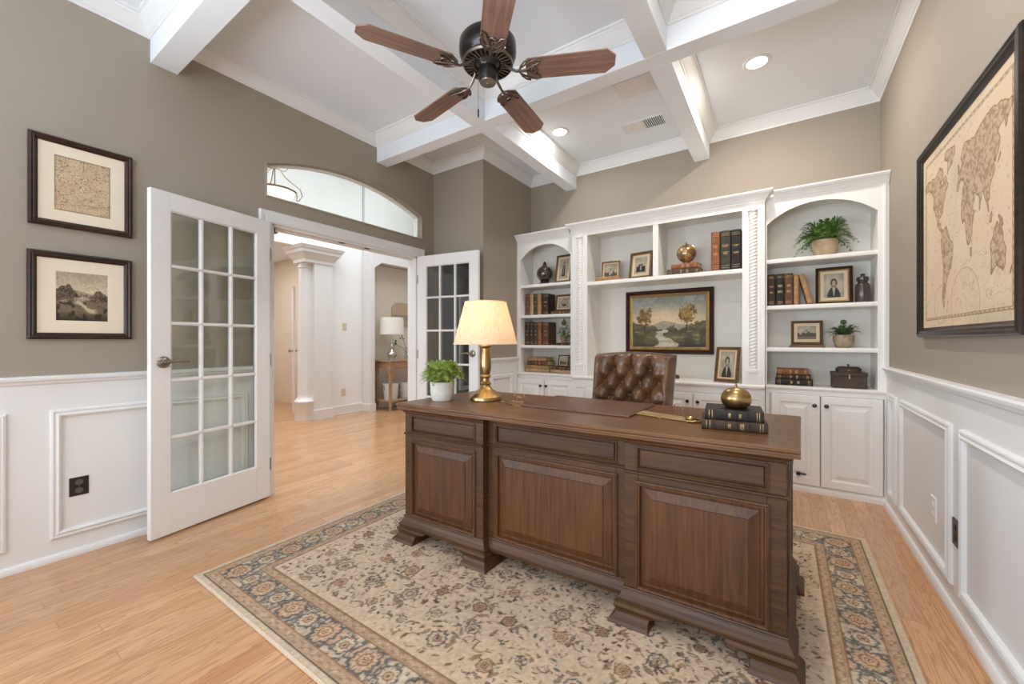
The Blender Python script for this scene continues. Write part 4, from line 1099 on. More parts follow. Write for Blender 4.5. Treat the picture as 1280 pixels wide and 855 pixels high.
# ------------------------------------------------------------------ built-in bookcases
UB, US, UM = 4.118, 3.82, 3.75        # back, side-unit front, middle-unit front
CRP = [(.02, 2.270), (-.004, 2.270), (-.006, 2.280), (-.012, 2.285), (-.018, 2.298), (-.034, 2.318), (-.046, 2.326), (-.048, 2.333), (-.054, 2.335), (-.056, 2.347), (.05, 2.347)]
def cab_door(name_mats, x0, x1, z0, z1, y, knob, parent):
    mb = MB()
    mb.panel(x0, x1, z0, z1, [(0, y), (0, y - .017), (.003, y - .020), (.054, y - .020), (.058, y - .013), (.066, y - .011), (.072, y - .011), (.100, y - .019), (.103, y - .019)])
    d = mb.build('cabinet_door', M_BOOK, parent)
    if knob:
        mb = MB(); kx, kz = knob
        mb.lathe([(.0001, 0), (.008, 0), (.006, .006), (.006, .012), (.014, .018), (.015, .024), (.010, .029), (.0001, .030)], (0, 0, 0), 16, M=T(kx, y - .020, kz) @ RX(PI2))
        mb.build('knob', M_BRONZE, d)
    return d
def side_unit(x0, x1, a0, a1, zs, zt, shelves, doors, label):
    u = thing('built_in_bookcase', label, 'bookcase', ((x0 + x1) / 2, US, 0)); ox, oy = (x0 + x1) / 2, US
    M = T(-ox, -oy, 0)
    mb = MB(); t = .018
    t0 = min(t, a0 - x0 - .002); mb.box(a0 - t0, a0, US + .02, UB - .012, .79, 2.34, M); mb.box(a1, a1 + t, US + .02, UB - .012, .79, 2.34, M)
    mb.box(a0, a1, US + .02, UB - .012, 2.262, 2.29, M)
    mb.box(x0, x1, US + .02, UB, 2.30, 2.335, M)
    mb.box(x0 + .002, x1 - .002, US + .02, UB, .0, .78, M)
    mb.build('carcass', M_BOOK, u)
    mb = MB(); mb.box(a0 - t0, a1 + t, UB - .012, UB, .79, 2.3, M); mb.build('back_panel', M_BACK, u)
    mb = MB(); f0, f1 = US, US + .02
    mb.box(x0, a0, f0, f1, .79, 2.30, M); mb.box(a1, x1, f0, f1, .79, 2.30, M)
    n = 24; xs_ = [a0 + (a1 - a0) * k / n for k in range(n + 1)]
    mb.loft([[(x, f0, arch(x, a0, a1, zs, zt)), (x, f1, arch(x, a0, a1, zs, zt)), (x, f1, 2.30), (x, f0, 2.30)] for x in xs_], M=M)
    mb.box(x0, x1, f0, f1, .0, .055, M); mb.box(x0, x1, f0, f1, .745, .79, M)
    mb.box(x0, x0 + .025, f0, f1, .055, .745, M); mb.box(x1 - .025, x1, f0, f1, .055, .745, M)
    mb.build('face_frame', M_BOOK, u)
    mb = MB(); mb.prism([(f0 + .3, .778), (f0 - .010, .778), (f0 - .016, .784), (f0 - .020, .792), (f0 - .020, .802), (f0 - .014, .806), (f0 + .29, .806)], x0, x1, 'X', M)
    mb.build('counter', M_BOOK, u)
    for z in shelves:
        mb = MB(); mb.prism([(US + .012, z - .034), (US + .006, z - .030), (US + .004, z - .016), (US + .006, z - .003), (US + .012, z), (UB - .012, z), (UB - .012, z - .034)], a0, a1, 'X', M)
        mb.build('shelf', M_BOOK, u)
    mb = MB(); mb.ring([(max(x0, -.052) if x0 > -1 else x0, US), (min(x1, -1.840) if x1 < -1 else x1, US)], CRP, M=M, closed=False); mb.build('crown_moulding', M_BOOK, u)
    for dx0, dx1, side in doors:
        cab_door('', dx0 - ox, dx1 - ox, .060, .742, 0, ((dx1 - .034 if side > 0 else dx0 + .030) - ox, .672), u)
    mb = MB(); mb.prism([(US, 0), (US - .016, 0), (US - .016, .03), (US - .008, .045), (US, .05)], x0, x1, 'X', M); mb.build('plinth', M_BOOK, u)
    return u
LSH, RSH = (1.787, 1.448, 1.112), (1.812, 1.442, 1.107)
ul = side_unit(BX + .002, -1.782, -2.455, -1.832, 2.062, 2.214, LSH, [(-2.485, -2.142, 1), (-2.134, -1.800, -1)], 'white built-in arched bookcase nearest the French doors, left end')
ur = side_unit(-.108, .628, -.104 + .006, .568, 2.090, 2.226, RSH, [(-.066, .240, 1), (.247, .594, -1)], 'white built-in arched bookcase in the corner by the wall map')
# corner filler bead on the right unit
mb = MB(); mb.box(.600 - .26, .612 - .26, -.008, 0, .81, 2.27); mb.build('corner_bead', M_BOOK, ur)
mb = MB(); mb.box(-.166, -.140, -.040, -.021, .128, .150); mb.box(-.140, -.105, -.028, -.021, .134, .144); lk = mb.build('cabinet_latch', M_BLACK, ur); lk['label'] = 'black latch'
# middle unit
mx0, mx1 = -1.780, -.110; a0, a1 = -1.615, -.266
um = thing('built_in_bookcase', 'wide white built-in wall unit framing the river painting', 'bookcase', ((mx0 + mx1) / 2, UM, 0)); ox = (mx0 + mx1) / 2
M = T(-ox, -UM, 0)
mb = MB()
mb.box(a0 - .018, a0, UM + .02, UB - .012, .80, 2.30, M); mb.box(a1, a1 + .018, UM + .02, UB - .012, .80, 2.30, M)
mb.box(a0, a1, UM + .02, UB - .012, 2.255, 2.29, M); mb.box(mx0, mx1, UM + .02, UB, 2.30, 2.335, M)
mb.box(mx0 + .002, mx1 - .002, UM + .02, UB, 0, .775, M)
mb.build('carcass', M_BOOK, um)
mb = MB(); mb.box(a0 - .018, a1 + .018, UB - .012, UB, .80, 2.3, M); mb.build('back_panel', M_BACK, um)
mb = MB(); f0, f1 = UM, UM + .02
mb.box(mx0, a0, f0, f1, .80, 2.30, M); mb.box(a1, mx1, f0, f1, .80, 2.30, M); mb.box(a0, a1, f0, f1, 2.218, 2.30, M)
mb.box(mx0, mx0 + .02, f1, US + .0, .80, 2.30, M); mb.box(mx1 - .02, mx1, f1, US, .80, 2.30, M)
mb.box(mx0, mx1, f0, f1, .0, .055, M); mb.box(mx0, mx1, f0, f1, .715, .78, M)
dxs = [-1.610, -1.282, -.958, -.634, -.300]
for a, b_ in ((mx0, -1.612), (-.298, mx1)): mb.box(a, b_, f0, f1, .055, .715, M)
for x in dxs[1:-1]: mb.box(x - .018, x + .018, f0, f1, .055, .715, M)
mb.build('face_frame', M_BOOK, um)
mb = MB(); mb.box(-.975, -.928, f0 + .004, UB - .012, 1.75, 2.255, M); mb.build('divider', M_BOOK, um)
mb = MB(); mb.prism([(UM + .010, 1.712), (UM + .004, 1.716), (UM + .002, 1.731), (UM + .004, 1.746), (UM + .010, 1.750), (UB - .012, 1.750), (UB - .012, 1.712)], a0, a1, 'X', M); mb.build('shelf', M_BOOK, um)
mb = MB(); mb.prism([(UB - .012, .768), (UM - .006, .768), (UM - .010, .774), (UM - .024, .780), (UM - .028, .788), (UM - .028, .800), (UM - .022, .806), (UB - .012, .806)], mx0 + .001, mx1 - .001, 'X', M); mb.build('counter', M_BOOK, um)
mb = MB(); mb.ring([(mx0, US - .002), (mx0, UM), (mx1, UM), (mx1, US - .002)], CRP, M=M, closed=False); mb.build('crown_moulding', M_BOOK, um)
for i in range(4):
    x0, x1 = dxs[i] + .006, dxs[i + 1] - .006
    kx = x1 - .035 if i % 2 == 0 else x0 + .035
    cab_door('', x0 - ox, x1 - ox, .060, .712, .0, (kx - ox, .640), um)
for a, b_ in ((mx0 + .03, -1.64), (-.27, mx1 - .03)):
    mb = MB(); mb.panel(a - ox, b_ - ox, .10, .70, [(0, .001), (0, -.008), (.006, -.010), (.014, -.004), (.016, -.004)]); mb.build('end_panel', M_BOOK, um)
for x in (-1.694, -.190):
    mb = MB(); w = .030; L = []; zt0, zt1 = .925, 2.205; NZ_ = 560; S_ = 14
    for k in range(NZ_ + 1):
        z = zt0 + (zt1 - zt0) * k / NZ_; r_ = []
        for i in range(S_ + 1):
            th = PI + PI * i / S_
            rr = w * (.82 + .18 * abs(math.sin((th * 2.0 - z * 232) / 2)) ** .7)
            r_.append((x - ox + rr * math.cos(th), rr * .95 * math.sin(th), z))
        L.append(r_)
    mb.loft(L, closed=False, smooth=True, cap0=False, cap1=False)
    p = mb.build('rope_column', M_BOOK, um, sharp=80)
    mb = MB(); mb.box(x - ox - .060, x - ox + .060, -.014, 0, .806, .918); mb.box(x - ox - .036, x - ox + .036, -.034, 0, .912, .930); mb.build('column_base', M_BOOK, p)
    mb = MB(); mb.box(x - ox - .036, x - ox + .036, -.034, 0, 2.200, 2.222); mb.build('column_cap', M_BOOK, p)
    mb = MB()
    for s in (-1, 1): mb.box(x - ox + s * .046 - .003, x - ox + s * .046 + .003, -.006, 0, .93, 2.22)
    mb.build('column_bead', M_BOOK, p)
mb = MB(); mb.prism([(UM, 0), (UM - .016, 0), (UM - .016, .03), (UM - .008, .045), (UM, .05)], mx0, mx1, 'X', M); mb.build('plinth', M_BOOK, um)

# ------------------------------------------------------------------ books
M_PAGE = mat('aged_page_edges', (206, 184, 148), .9, var=.12, nscale=3, stretch=(1, 1, 1), bump=.4, bscale=900)
M_GILT = mat('gilt_tooling', (176, 146, 100), .42, .6, var=.3, nscale=60)
BC = {}
def bmat(name, c):
    return mat('book_cloth_' + name, c, .6, spec=.22, var=.28, nscale=26, bump=.25, bscale=500)
def book(label, w, h, d, mt, loc, lying=False, rz=0.0, lean=0.0, bands=2, group=None, gilt=None, rng=None):
    """upright book, spine towards -Y at y=0; lying: resting on its side"""
    rng = rng or random.Random(hash(label) % 9999 if False else sum(ord(c) for c in label))
    o = thing('book', label, 'book', loc, rz, group)
    if lying:
        o.location.z += w / 2; o.rotation_euler = (0, PI2, rz)
    elif lean:
        o.rotation_euler = (0, lean, rz)
    bt = .0035; mb = MB()
    off = -h / 2 if lying else 0.0
    z0, z1 = off, off + h
    prof = []
    n = 8
    for k in range(n + 1):
        a = PI * k / n
        prof.append((-w / 2 * math.cos(a), .010 - .010 * math.sin(a) * 1.0))
    inner = [(x * (1 - 2 * bt / w), max(y + bt * .6, .004)) for x, y in prof]
    # spine as bent strip then boards
    L = []
    ribs = sorted(set([z0, z1] + [z0 + h * q for q in (.18, .34, .50, .66, .82)]))
    def sec(z, e): return [(x, y - e * .0016, z) for x, y in prof] + [(x, y, z) for x, y in reversed(inner)]
    zs_ = [(z0, 0)]
    for q in (.18, .36, .54, .72, .86):
        zz = z0 + h * q
        zs_ += [(zz - .004, 0), (zz - .002, 1), (zz + .002, 1), (zz + .004, 0)]
    zs_.append((z1, 0))
    mb.loft([sec(z, e) for z, e in zs_])
    for s in (-1, 1):
        xa, xb = sorted((s * w / 2, s * (w / 2 - bt)))
        mb.box(xa, xb, .010, d, z0, z1)
    pg = MB(); pg.box(-w / 2 + bt, w / 2 - bt, .012, d - .005, z0 + .004, z1 - .004); pg.build('page_block', M_PAGE, o)
    if bands:
        mb.mi = 1
        def strip(za, zb, f=.72):
            pts = [(x * f * 1.015, y - .0016 - .0006) for x, y in prof[1:-1]]
            pts = [(x * 1.0, (.010 - .010 * math.sqrt(max(0, 1 - (x / (w / 2)) ** 2))) - .0006) for x in [(-.5 + k / 8) * w * f for k in range(9)]]
            mb.loft([[(x, y, z) for x, y in pts] + [(x, y + .0009, z) for x, y in reversed(pts)] for z in (za, zb)])
        for q in (.075, .13, .925, .885)[:bands * 2 if bands < 3 else 4]: strip(z0 + h * q - .0012, z0 + h * q + .0012, .9)
        for q in (.62, .44)[:bands]:
            for i in range(rng.randint(2, 3)): strip(z0 + h * (q - .022 + i * .022) - .0016, z0 + h * (q - .022 + i * .022) + .0016, rng.uniform(.35, .7))
    mb.build('cover', [mt, gilt or M_GILT], o)
    return o
BRN1 = bmat('chestnut', (100, 70, 52)); BRN2 = bmat('dark_brown', (68, 52, 44)); GRN = bmat('olive_black', (66, 64, 56)); RUST = bmat('rust', (136, 88, 62)); TANB = bmat('tan', (166, 126, 88)); BLK = bmat('charcoal', (48, 44, 42)); OCH = bmat('parchment', (178, 150, 114)); UMB = bmat('umber', (84, 66, 54))
LS = 'on the second shelf of the left bookcase'
G1, G2, G3, G4 = 'books on the left bookcase second shelf', 'books on the left bookcase third shelf', 'books on the wide unit upper shelf', 'books on the right bookcase second shelf'
z = LSH[1]
book('worn brown book, leftmost upright on the second shelf of the left bookcase', .058, .245, .16, BRN1, (-2.412, 3.90, z), group=G1)
book('cream and tan spined book, second upright on the left bookcase second shelf', .046, .245, .16, OCH, (-2.356, 3.895, z), group=G1)
book('slim dark book between the cream and tan volumes on the left bookcase', .040, .240, .16, GRN, (-2.308, 3.90, z), group=G1)
book('light tan book, fourth upright on the left bookcase second shelf', .052, .245, .16, TANB, (-2.258, 3.895, z), group=G1)
book('thick dark brown book ending the row on the left bookcase second shelf', .075, .236, .17, BRN2, (-2.186, 3.905, z), group=G1)
z = LSH[2]
book('dark brown book, leftmost upright on the third shelf of the left bookcase', .064, .262, .17, BRN2, (-2.418, 3.90, z), group=G2)
book('olive black book, second upright on the left bookcase third shelf', .046, .262, .17, GRN, (-2.359, 3.90, z), group=G2)
book('dark umber book, third upright on the left bookcase third shelf', .050, .258, .17, UMB, (-2.307, 3.90, z), group=G2)
book('rust leather book, fourth upright on the left bookcase third shelf', .052, .260, .17, RUST, (-2.252, 3.895, z), group=G2)
book('thick chestnut book ending the row beside the small potted plant', .080, .256, .18, BRN1, (-2.180, 3.90, z), group=G2)
z = .806; G5 = 'stack of old books at the left bookcase bottom'
hh = [(.038, .31, 'aged tan book at the bottom of the left bookcase stack', OCH, .0), (.040, .285, 'brown spined book second from the bottom of the left bookcase stack', TANB, .03), (.046, .27, 'worn chestnut book third in the left bookcase stack', BRN1, -.04), (.040, .235, 'small tan book topping the tall stack in the left bookcase', TANB, .06)]
for w, h, lb, mt_, a in hh:
    book(lb, w, h, .17, mt_, (-2.282, 3.895, z), True, a, group=G5); z += w + .0006
book('pale tan book under the small stack beneath the tiny framed photo', .038, .245, .17, OCH, (-1.985, 3.885, .806), True, -.03)
book('olive brown book directly beneath the tiny framed photo', .034, .215, .16, UMB, (-1.975, 3.89, .8445), True, .03)
book('brown book lying under the oval portrait photo in the left bookcase', .036, .25, .17, BRN1, (-1.975, 3.885, LSH[1]), True, .0)
book('dark brown book lying under the small plant in the left bookcase', .026, .20, .15, BRN2, (-1.955, 3.89, LSH[2]), True, -.05)
# middle unit, upper right
z = 1.750
book('rust brown leather book, left of three in the wide unit', .066, .335, .19, RUST, (-.468, 3.79, z), group=G3)
book('olive black gilt book, middle of three in the wide unit', .076, .335, .19, GRN, (-.392, 3.79, z), group=G3)
book('charcoal gilt book, right of three in the wide unit', .072, .333, .19, BLK, (-.314, 3.79, z), group=G3)
book('dark red-brown book, lower of the two beneath the small globe', .050, .27, .17, UMB, (-.722, 3.785, z), True, .05)
book('worn brown book directly beneath the small globe', .044, .225, .16, RUST, (-.715, 3.79, z + .0506), True, -.06)
book('tan book lying before the small gilt frame in the wide unit', .040, .23, .07, TANB, (-1.420, 3.775, z), True, .04)
# right unit
z = RSH[1]
book('dark brown book, leftmost upright in the right bookcase', .052, .255, .18, BRN2, (-.068, 3.875, z), group=G4)
book('charcoal book, second upright in the right bookcase', .056, .255, .18, BLK, (-.010, 3.875, z), group=G4)
book('chestnut gilt book, third upright in the right bookcase', .054, .255, .18, BRN1, (.048, 3.875, z), group=G4)
book('tan book standing straight beside the leaning one in the right bookcase', .034, .240, .16, TANB, (.096, 3.88, z), group=G4)
book('light tan book leaning against the row in the right bookcase', .036, .240, .16, TANB, (.186, 3.885, z + .0085), lean=-.24, group=G4)
z = .806; G6 = 'stack of three books in the right bookcase'
book('black gilt book at the bottom of the three-book stack in the right bookcase', .046, .245, .18, BLK, (.080, 3.875, z), True, .02, group=G6)
book('dark brown book in the middle of the three-book stack in the right bookcase', .038, .225, .17, BRN2, (.076, 3.88, z + .0466), True, -.02, group=G6)
book('copper-brown book on top of the three-book stack in the right bookcase', .044, .205, .16, RUST, (.072, 3.88, z + .0852), True, .02, group=G6)
# desk pair
G7 = 'books on the desk'
book('dark brown gilt book, lower of the two on the desk', .040, .240, .20, BRN2, (-.163, 1.885, DH), True, math.radians(8), group=G7, bands=3)
book('black gilt book, upper of the two on the desk', .042, .215, .19, BLK, (-.165, 1.895, DH + .0406), True, math.radians(6), group=G7, bands=3)

# ------------------------------------------------------------------ small framed photographs
def fr(label, w, h, kind, seed, loc, rz=0., tilt=.16, m=M_FRBR, mount=.02, **kw):
    img = art_portrait(seed, kind, 60 if w < h else 80, 80 if w < h else 60)
    return framed('photo_frame', label, 'photo frame', w, h, kw.pop('bw', .020), .018, m, img, loc, rz, tilt, mount, mmount=mat('aged_mount_board', (206, 188, 160), .85, var=.03), pmat=M_PHOTO, stand=True, **kw)
fr('bronzed frame with a full-length portrait, top shelf of the left bookcase', .205, .315, 'stand', 3, (-1.965, 3.905, LSH[0]), math.radians(-6), .18, mount=.022, fillet=.005)
fr('small brown frame with an oval portrait on a lying book, left bookcase', .205, .185, 'oval', 5, (-1.985, 3.955, LSH[1] + .0365), math.radians(-4), .2, mount=.014)
fr('tiny frame with a small photo on two books at the left bookcase bottom', .125, .125, 'landscape', 9, (-1.975, 3.935, .8791), math.radians(-3), .2, mount=.008, bw=.011)
fr('small gilt frame with finial in the wide unit, left of the group photo', .185, .215, 'landscape', 13, (-1.432, 3.905, 1.750), math.radians(4), .15, M_FRGOLD, .012, bw=.015)
fr('brown and gilt frame with a group photo in the wide unit', .225, .262, 'group', 15, (-1.118, 3.845, 1.750), math.radians(-10), .16, mount=.024, fillet=.006, bw=.022)
fr('bronze frame with a portrait standing on the counter right of the chair', .190, .300, 'bust', 19, (-.392, 3.835, .811), math.radians(-14), .22, mount=.012, fillet=.006, foot=True)
fr('dark frame with a seated woman photo between books and jar, right bookcase', .225, .290, 'bust', 23, (.335, 3.955, RSH[1]), math.radians(-2), .10, M_FRDK, .022, fillet=.010)
fr('brown frame with a landscape photo on the right bookcase third shelf', .205, .190, 'landscape', 27, (.166, 3.965, RSH[2] + .022), math.radians(2), .08, mount=.022)
t = thing('frame_plinth', 'low brown wooden plinth beneath the landscape photo, right bookcase', 'stand', (.166, 3.965, RSH[2]))
mb = MB(); mb.box(-.115, .115, -.035, .030, 0, .012); mb.box(-.108, .108, -.028, .026, .012, .0215); mb.build('plinth', M_FRBR, t, bevel=.002)
mb = MB(); mb.lathe([(.0001, .018), (.004, .014), (.006, .008), (.003, .003), (.005, 0), (.0001, 0)], (0, 0, 0), 10, M=T(0, .035, .212))
for o in bpy.data.objects:
    if o.get('label', '').startswith('small gilt frame'): mb.build('finial', M_FRGOLD, o)

# ------------------------------------------------------------------ plants and ornaments
M_LEAF = mat('fern_leaf', (52, 84, 34), .5, nscale=40, c2=(104, 140, 62), spec=.4)
M_LEAF2 = mat('bright_fern_leaf', (104, 132, 52), .5, nscale=40, c2=(182, 198, 106), spec=.4)
M_LEAF3 = mat('dark_succulent_leaf', (40, 58, 34), .45, nscale=30, c2=(86, 112, 64), spec=.4)
M_SOIL = mat('potting_soil', (52, 40, 30), .95, var=.3, nscale=80)
def frond(mb, base, az, length, rise, droop, leaf, n=11, wl=.22, rng=random):
    """arching stem with paired leaflets"""
    ca, sa = math.cos(az), math.sin(az); P = []
    for i in range(n + 1):
        t = i / n; r = length * (t * .95); zz = rise * math.sin(min(1, t * 1.15) * PI * .5) - droop * t ** 2.2
        P.append(Vector((base[0] + ca * r, base[1] + sa * r, base[2] + zz)))
    mb.tube(P, [.0016 * (1 - .7 * i / n) for i in range(n + 1)], 4)
    for i in range(1, n + 1):
        t = i / n; tg = (P[i] - P[i - 1]).normalized(); sd = tg.cross(Vector((0, 0, 1)))
        if sd.length < .05: sd = Vector((-sa, ca, 0))
        sd.normalize(); up = sd.cross(tg)
        ll = leaf * (1.0 - .65 * t ** 2) * (.55 + .45 * min(1, t * 4))
        for s in (-1, 1):
            d = (sd * s * .8 + tg * .75 + up * rng.uniform(-.15, .25)).normalized()
            a = P[i]; w = tg * ll * wl
            q = [a - w * .6, a + d * ll * .45 - w, a + d * ll, a + d * ll * .5 + w]
            mid = up * ll * .05
            vs = [mb.v(p) for p in (q[0], q[1] + mid, q[2], q[3] + mid)]
            mb.face(vs)
        if i == n:
            vs = [mb.v(p) for p in (P[i] - sd * ll * .15, P[i] + tg * ll, P[i] + sd * ll * .15)]; mb.face(vs)
def fern(name, label, loc, pot_prof, pmat, R, H, nf, leafm, leaf, droop, seed, soil_z, soil_r, depth=0.0):
    t = thing(name, label, 'plant', loc); rng = random.Random(seed)
    mb = MB(); mb.lathe(pot_prof, seg=36); mb.build('pot', pmat, t)
    mb = MB(); mb.lathe([(.0001, soil_z - .012), (soil_r, soil_z - .012), (soil_r, soil_z), (.0001, soil_z + .006)], seg=20); mb.build('soil', M_SOIL, t)
    mb = MB()
    for k in range(nf):
        az = 2 * PI * k / nf * 2.618 + rng.uniform(-.3, .3); q = rng.uniform(0, 1)
        ln = R * (.45 + .55 * q) ; ri = H * (1.05 - .75 * q * rng.uniform(.6, 1.1)); br = rng.uniform(0, soil_r * .6)
        frond(mb, (br * math.cos(az), br * math.sin(az), soil_z), az, ln, ri, droop * q * rng.uniform(.6, 1.2), leaf, 9, .24, rng)
    fo = mb.build('foliage', leafm, t, recalc=False)
    for vv in fo.data.vertices:          # fronds that would touch the backboard or the shelf bend away
        if depth and vv.co.y > depth * .5: vv.co.y = depth * .5 + depth * .5 * math.tanh((vv.co.y - depth * .5) / (depth * .5))
        vv.co.z = max(vv.co.z, .006)
    return t
M_POTB = mat('mottled_beige_pot', (176, 146, 112), .55, nscale=14, c2=(212, 186, 152), bump=.2, bscale=160)
M_POTW = mat('white_textured_pot', (216, 210, 200), .7, var=.06, nscale=50, bump=.9, bscale=130)
M_POTS = mat('stone_bowl_glaze', (136, 116, 92), .5, nscale=24, c2=(176, 156, 130), bump=.3, bscale=200)
fern('potted_fern', 'dark green fern in a beige pot on the right bookcase top shelf', (.278, 3.955, RSH[0]),
     [(.0001, 0), (.055, 0), (.066, .012), (.078, .06), (.082, .105), (.079, .128), (.074, .130), (.074, .110), (.0001, .108)], M_POTB, .195, .165, 60, M_LEAF, .066, .12, 5, .112, .070, .125)
fern('potted_fern', 'bright green fern in a white textured pot on the desk beside the lamp', (-1.782, 1.860, DH),
     [(.0001, 0), (.062, 0), (.068, .008), (.075, .05), (.077, .108), (.076, .116), (.070, .117), (.069, .10), (.0001, .10)], M_POTW, .132, .135, 190, M_LEAF2, .040, .045, 8, .104, .062)
t = fern('potted_succulent', 'succulent rosette in a round stone bowl on the right bookcase third shelf', (.392, 3.955, RSH[2]),
     [(.0001, 0), (.036, 0), (.050, .012), (.064, .045), (.066, .075), (.062, .098), (.057, .098), (.058, .085), (.0001, .085)], M_POTS, .112, .085, 26, M_LEAF3, .032, .05, 12, .088, .055, .12)
mb = MB()
for ring_, (n, r, z, l) in enumerate(((9, .010, .10, .055), (7, .006, .125, .042), (5, .003, .15, .03))):
    for k in range(n):
        a = 2 * PI * k / n + ring_ * .4; d = Vector((math.cos(a), math.sin(a), .55 + .3 * ring_)).normalized(); s = Vector((-math.sin(a), math.cos(a), 0)); b0 = Vector((r * math.cos(a), r * math.sin(a), z)); u = d.cross(s)
        mb.loft([[b0 + s * l * .12, b0 + u * l * .06, b0 - s * l * .12, b0 - u * l * .06], [b0 + d * l * .5 + s * l * .22, b0 + d * l * .5 + u * l * .1, b0 + d * l * .5 - s * l * .22, b0 + d * l * .5 - u * l * .06], [b0 + d * l + s * .001, b0 + d * l + u * .001, b0 + d * l - s * .001, b0 + d * l - u * .001]])
mb.lathe([(.006, .085), (.005, .17), (.0001, .18)], seg=8)
mb.sphere((0, 0, .195), .020, 8, 6); mb.build('rosette', M_LEAF3, t)
t = thing('potted_plant', 'small leafy plant in a terracotta pot on a lying book, left bookcase', 'plant', (-1.975, 3.955, LSH[2] + .0266)); rng = random.Random(4)
mb = MB(); mb.lathe([(.0001, 0), (.030, 0), (.036, .03), (.044, .062), (.047, .064), (.047, .074), (.041, .075), (.038, .06), (.0001, .058)], seg=24); mb.build('pot', mat('terracotta', (164, 128, 102), .8, var=.1, nscale=30), t)
mb = MB()
for k in range(46):
    a = k * 2.4; q = rng.random(); r = .03 + .065 * q; zc = .175 - .11 * q + rng.uniform(-.01, .015); l = rng.uniform(.035, .05)
    c = Vector((r * .6 * math.cos(a), r * .6 * math.sin(a), zc)); d = Vector((math.cos(a), math.sin(a), .25 - .8 * q)).normalized(); s = d.cross(Vector((0, 0, 1))).normalized(); u = s.cross(d)
    P = [c, c + d * l * .35 + s * l * .36 - u * .003, c + d * l * .75 + s * l * .26, c + d * l, c + d * l * .75 - s * l * .26, c + d * l * .35 - s * l * .36 - u * .003]
    m = c + d * l * .5 + u * .004; vs = [mb.v(p) for p in P]; vm = mb.v(m)
    for i in range(6): mb.face([vs[i], vs[(i + 1) % 6], vm], True)
    mb.tube([Vector((0, 0, .06)), c * .5 + Vector((0, 0, .06)), c], .0012, 4)
mb.build('foliage', M_LEAF, t, recalc=False)
mb = MB(); mb.lathe([(.010, .19), (.022, .196), (.030, .212), (.024, .232), (.008, .246), (.005, .262), (.0001, .266)], seg=12); mb.build('seed_head', mat('olive_seed_head', (112, 104, 66), .7, var=.3, nscale=60), t)

M_SMOKE = mat('smoky_brown_glass', (64, 48, 40), .10, .0, var=.35, nscale=18, spec=.8, coat=.6)
t = thing('lidded_orb', 'smoky brown glass orb on a dark foot, left bookcase top shelf', 'ornament', (-2.205, 3.935, LSH[0]))
mb = MB(); mb.sphere((0, 0, .125), .092, 28, 16, sz=.98); mb.build('globe', M_SMOKE, t)
mb = MB(); mb.lathe([(.0001, 0), (.074, 0), (.074, .010), (.060, .016), (.046, .026), (.052, .040), (.0001, .042)], seg=28); mb.build('foot', mat('blackened_wood', (44, 36, 32), .4, var=.2), t)
mb = MB(); mb.lathe([(.030, .210), (.026, .224), (.014, .230), (.022, .240), (.010, .252), (.004, .262), (.0001, .266)], seg=20); mb.build('lid_finial', MATS['blackened_wood'], t)

def globe_mat():
    b = NB('antique_globe_paper'); v = b.mapped((1, 1, 1))
    n = b.n('ShaderNodeTexNoise', {'Vector': v, 'Scale': 16.0, 'Detail': 5.0}).outputs[0]
    c = b.mix(b.n('ShaderNodeMapRange', {'Value': n, 'From Min': .48, 'From Max': .56}).outputs[0], rgb(120, 92, 58), rgb(176, 142, 92))
    p = b.n('ShaderNodeBsdfPrincipled', {'Base Color': c, 'Roughness': .25, 'Metallic': .35, 'Coat Weight': .5})
    return b.surf(p.outputs[0])
t = thing('small_globe', 'small antique bronze globe on two books in the wide unit', 'globe', (-.712, 3.865, 1.750 + .0952))
mb = MB(); mb.sphere((0, 0, .098), .080, 28, 16); gl_ = mb.build('sphere', globe_mat(), t)
mb = MB(); mb.lathe([(.0001, 0), (.046, 0), (.046, .006), (.030, .012), (.022, .022), (.0001, .024)], seg=24); mb.build('base', MATS['antique_gold_frame'], t)
mb = MB(); mb.lathe([(.006, .175), (.005, .188), (.002, .200), (.0001, .204)], seg=10); mb.build('finial', M_BRONZE, t)
mb = MB(); mb.tube([(.0835 * math.cos(a), 0, .098 + .0835 * math.sin(a)) for a in [PI * k / 20 - PI2 for k in range(21)]], .0022, 6); mb.build('meridian', M_BRASS, t)

M_JAR = mat('dark_brown_stoneware', (58, 46, 40), .3, var=.3, nscale=30, coat=.4)
t = thing('stoneware_jar', 'dark brown lidded jar right of the seated woman photo', 'jar', (.502, 3.945, RSH[1]))
mb = MB(); mb.lathe([(.0001, 0), (.040, 0), (.043, .006), (.043, .128), (.040, .140), (.028, .150), (.027, .166), (.0001, .168)], seg=28); mb.build('body', M_JAR, t)
mb = MB(); mb.lathe([(.034, .164), (.036, .170), (.036, .190), (.030, .194), (.012, .196), (.012, .206), (.016, .212), (.010, .218), (.0001, .219)], seg=20); mb.build('lid', M_JAR, t)

M_BOX = wood('dark_carved_box', (52, 39, 31), (78, 60, 47), 'X', .55)
t = thing('wooden_box', 'large dark wooden chest at the right bookcase bottom', 'box', (.418, 3.935, .806))
mb = MB(); mb.box(-.100, .100, -.070, .070, 0, .090); mb.build('body', M_BOX, t, bevel=.004)
mb = MB(); mb.box(-.104, .104, -.074, .074, .090, .118); mb.build('lid', M_BOX, t, bevel=.005)
mb = MB(); mb.lathe([(.0001, 0), (.006, 0), (.006, .004), (.0001, .006)], (0, 0, 0), 10, M=T(0, -.074, .098) @ RX(PI2)); mb.box(-.004, .004, -.075, -.070, .070, .096); mb.build('clasp', M_BRASS, t)
mb = MB()
for x in (-.06, .06): mb.box(x - .004, x + .004, -.0725, -.07, .002, .09)
mb.build('strap', M_BOX, t)
t = thing('wooden_box', 'small knobbed dark box standing on the large wooden chest', 'box', (.418, 3.935, .806 + .118))
mb = MB(); L = []
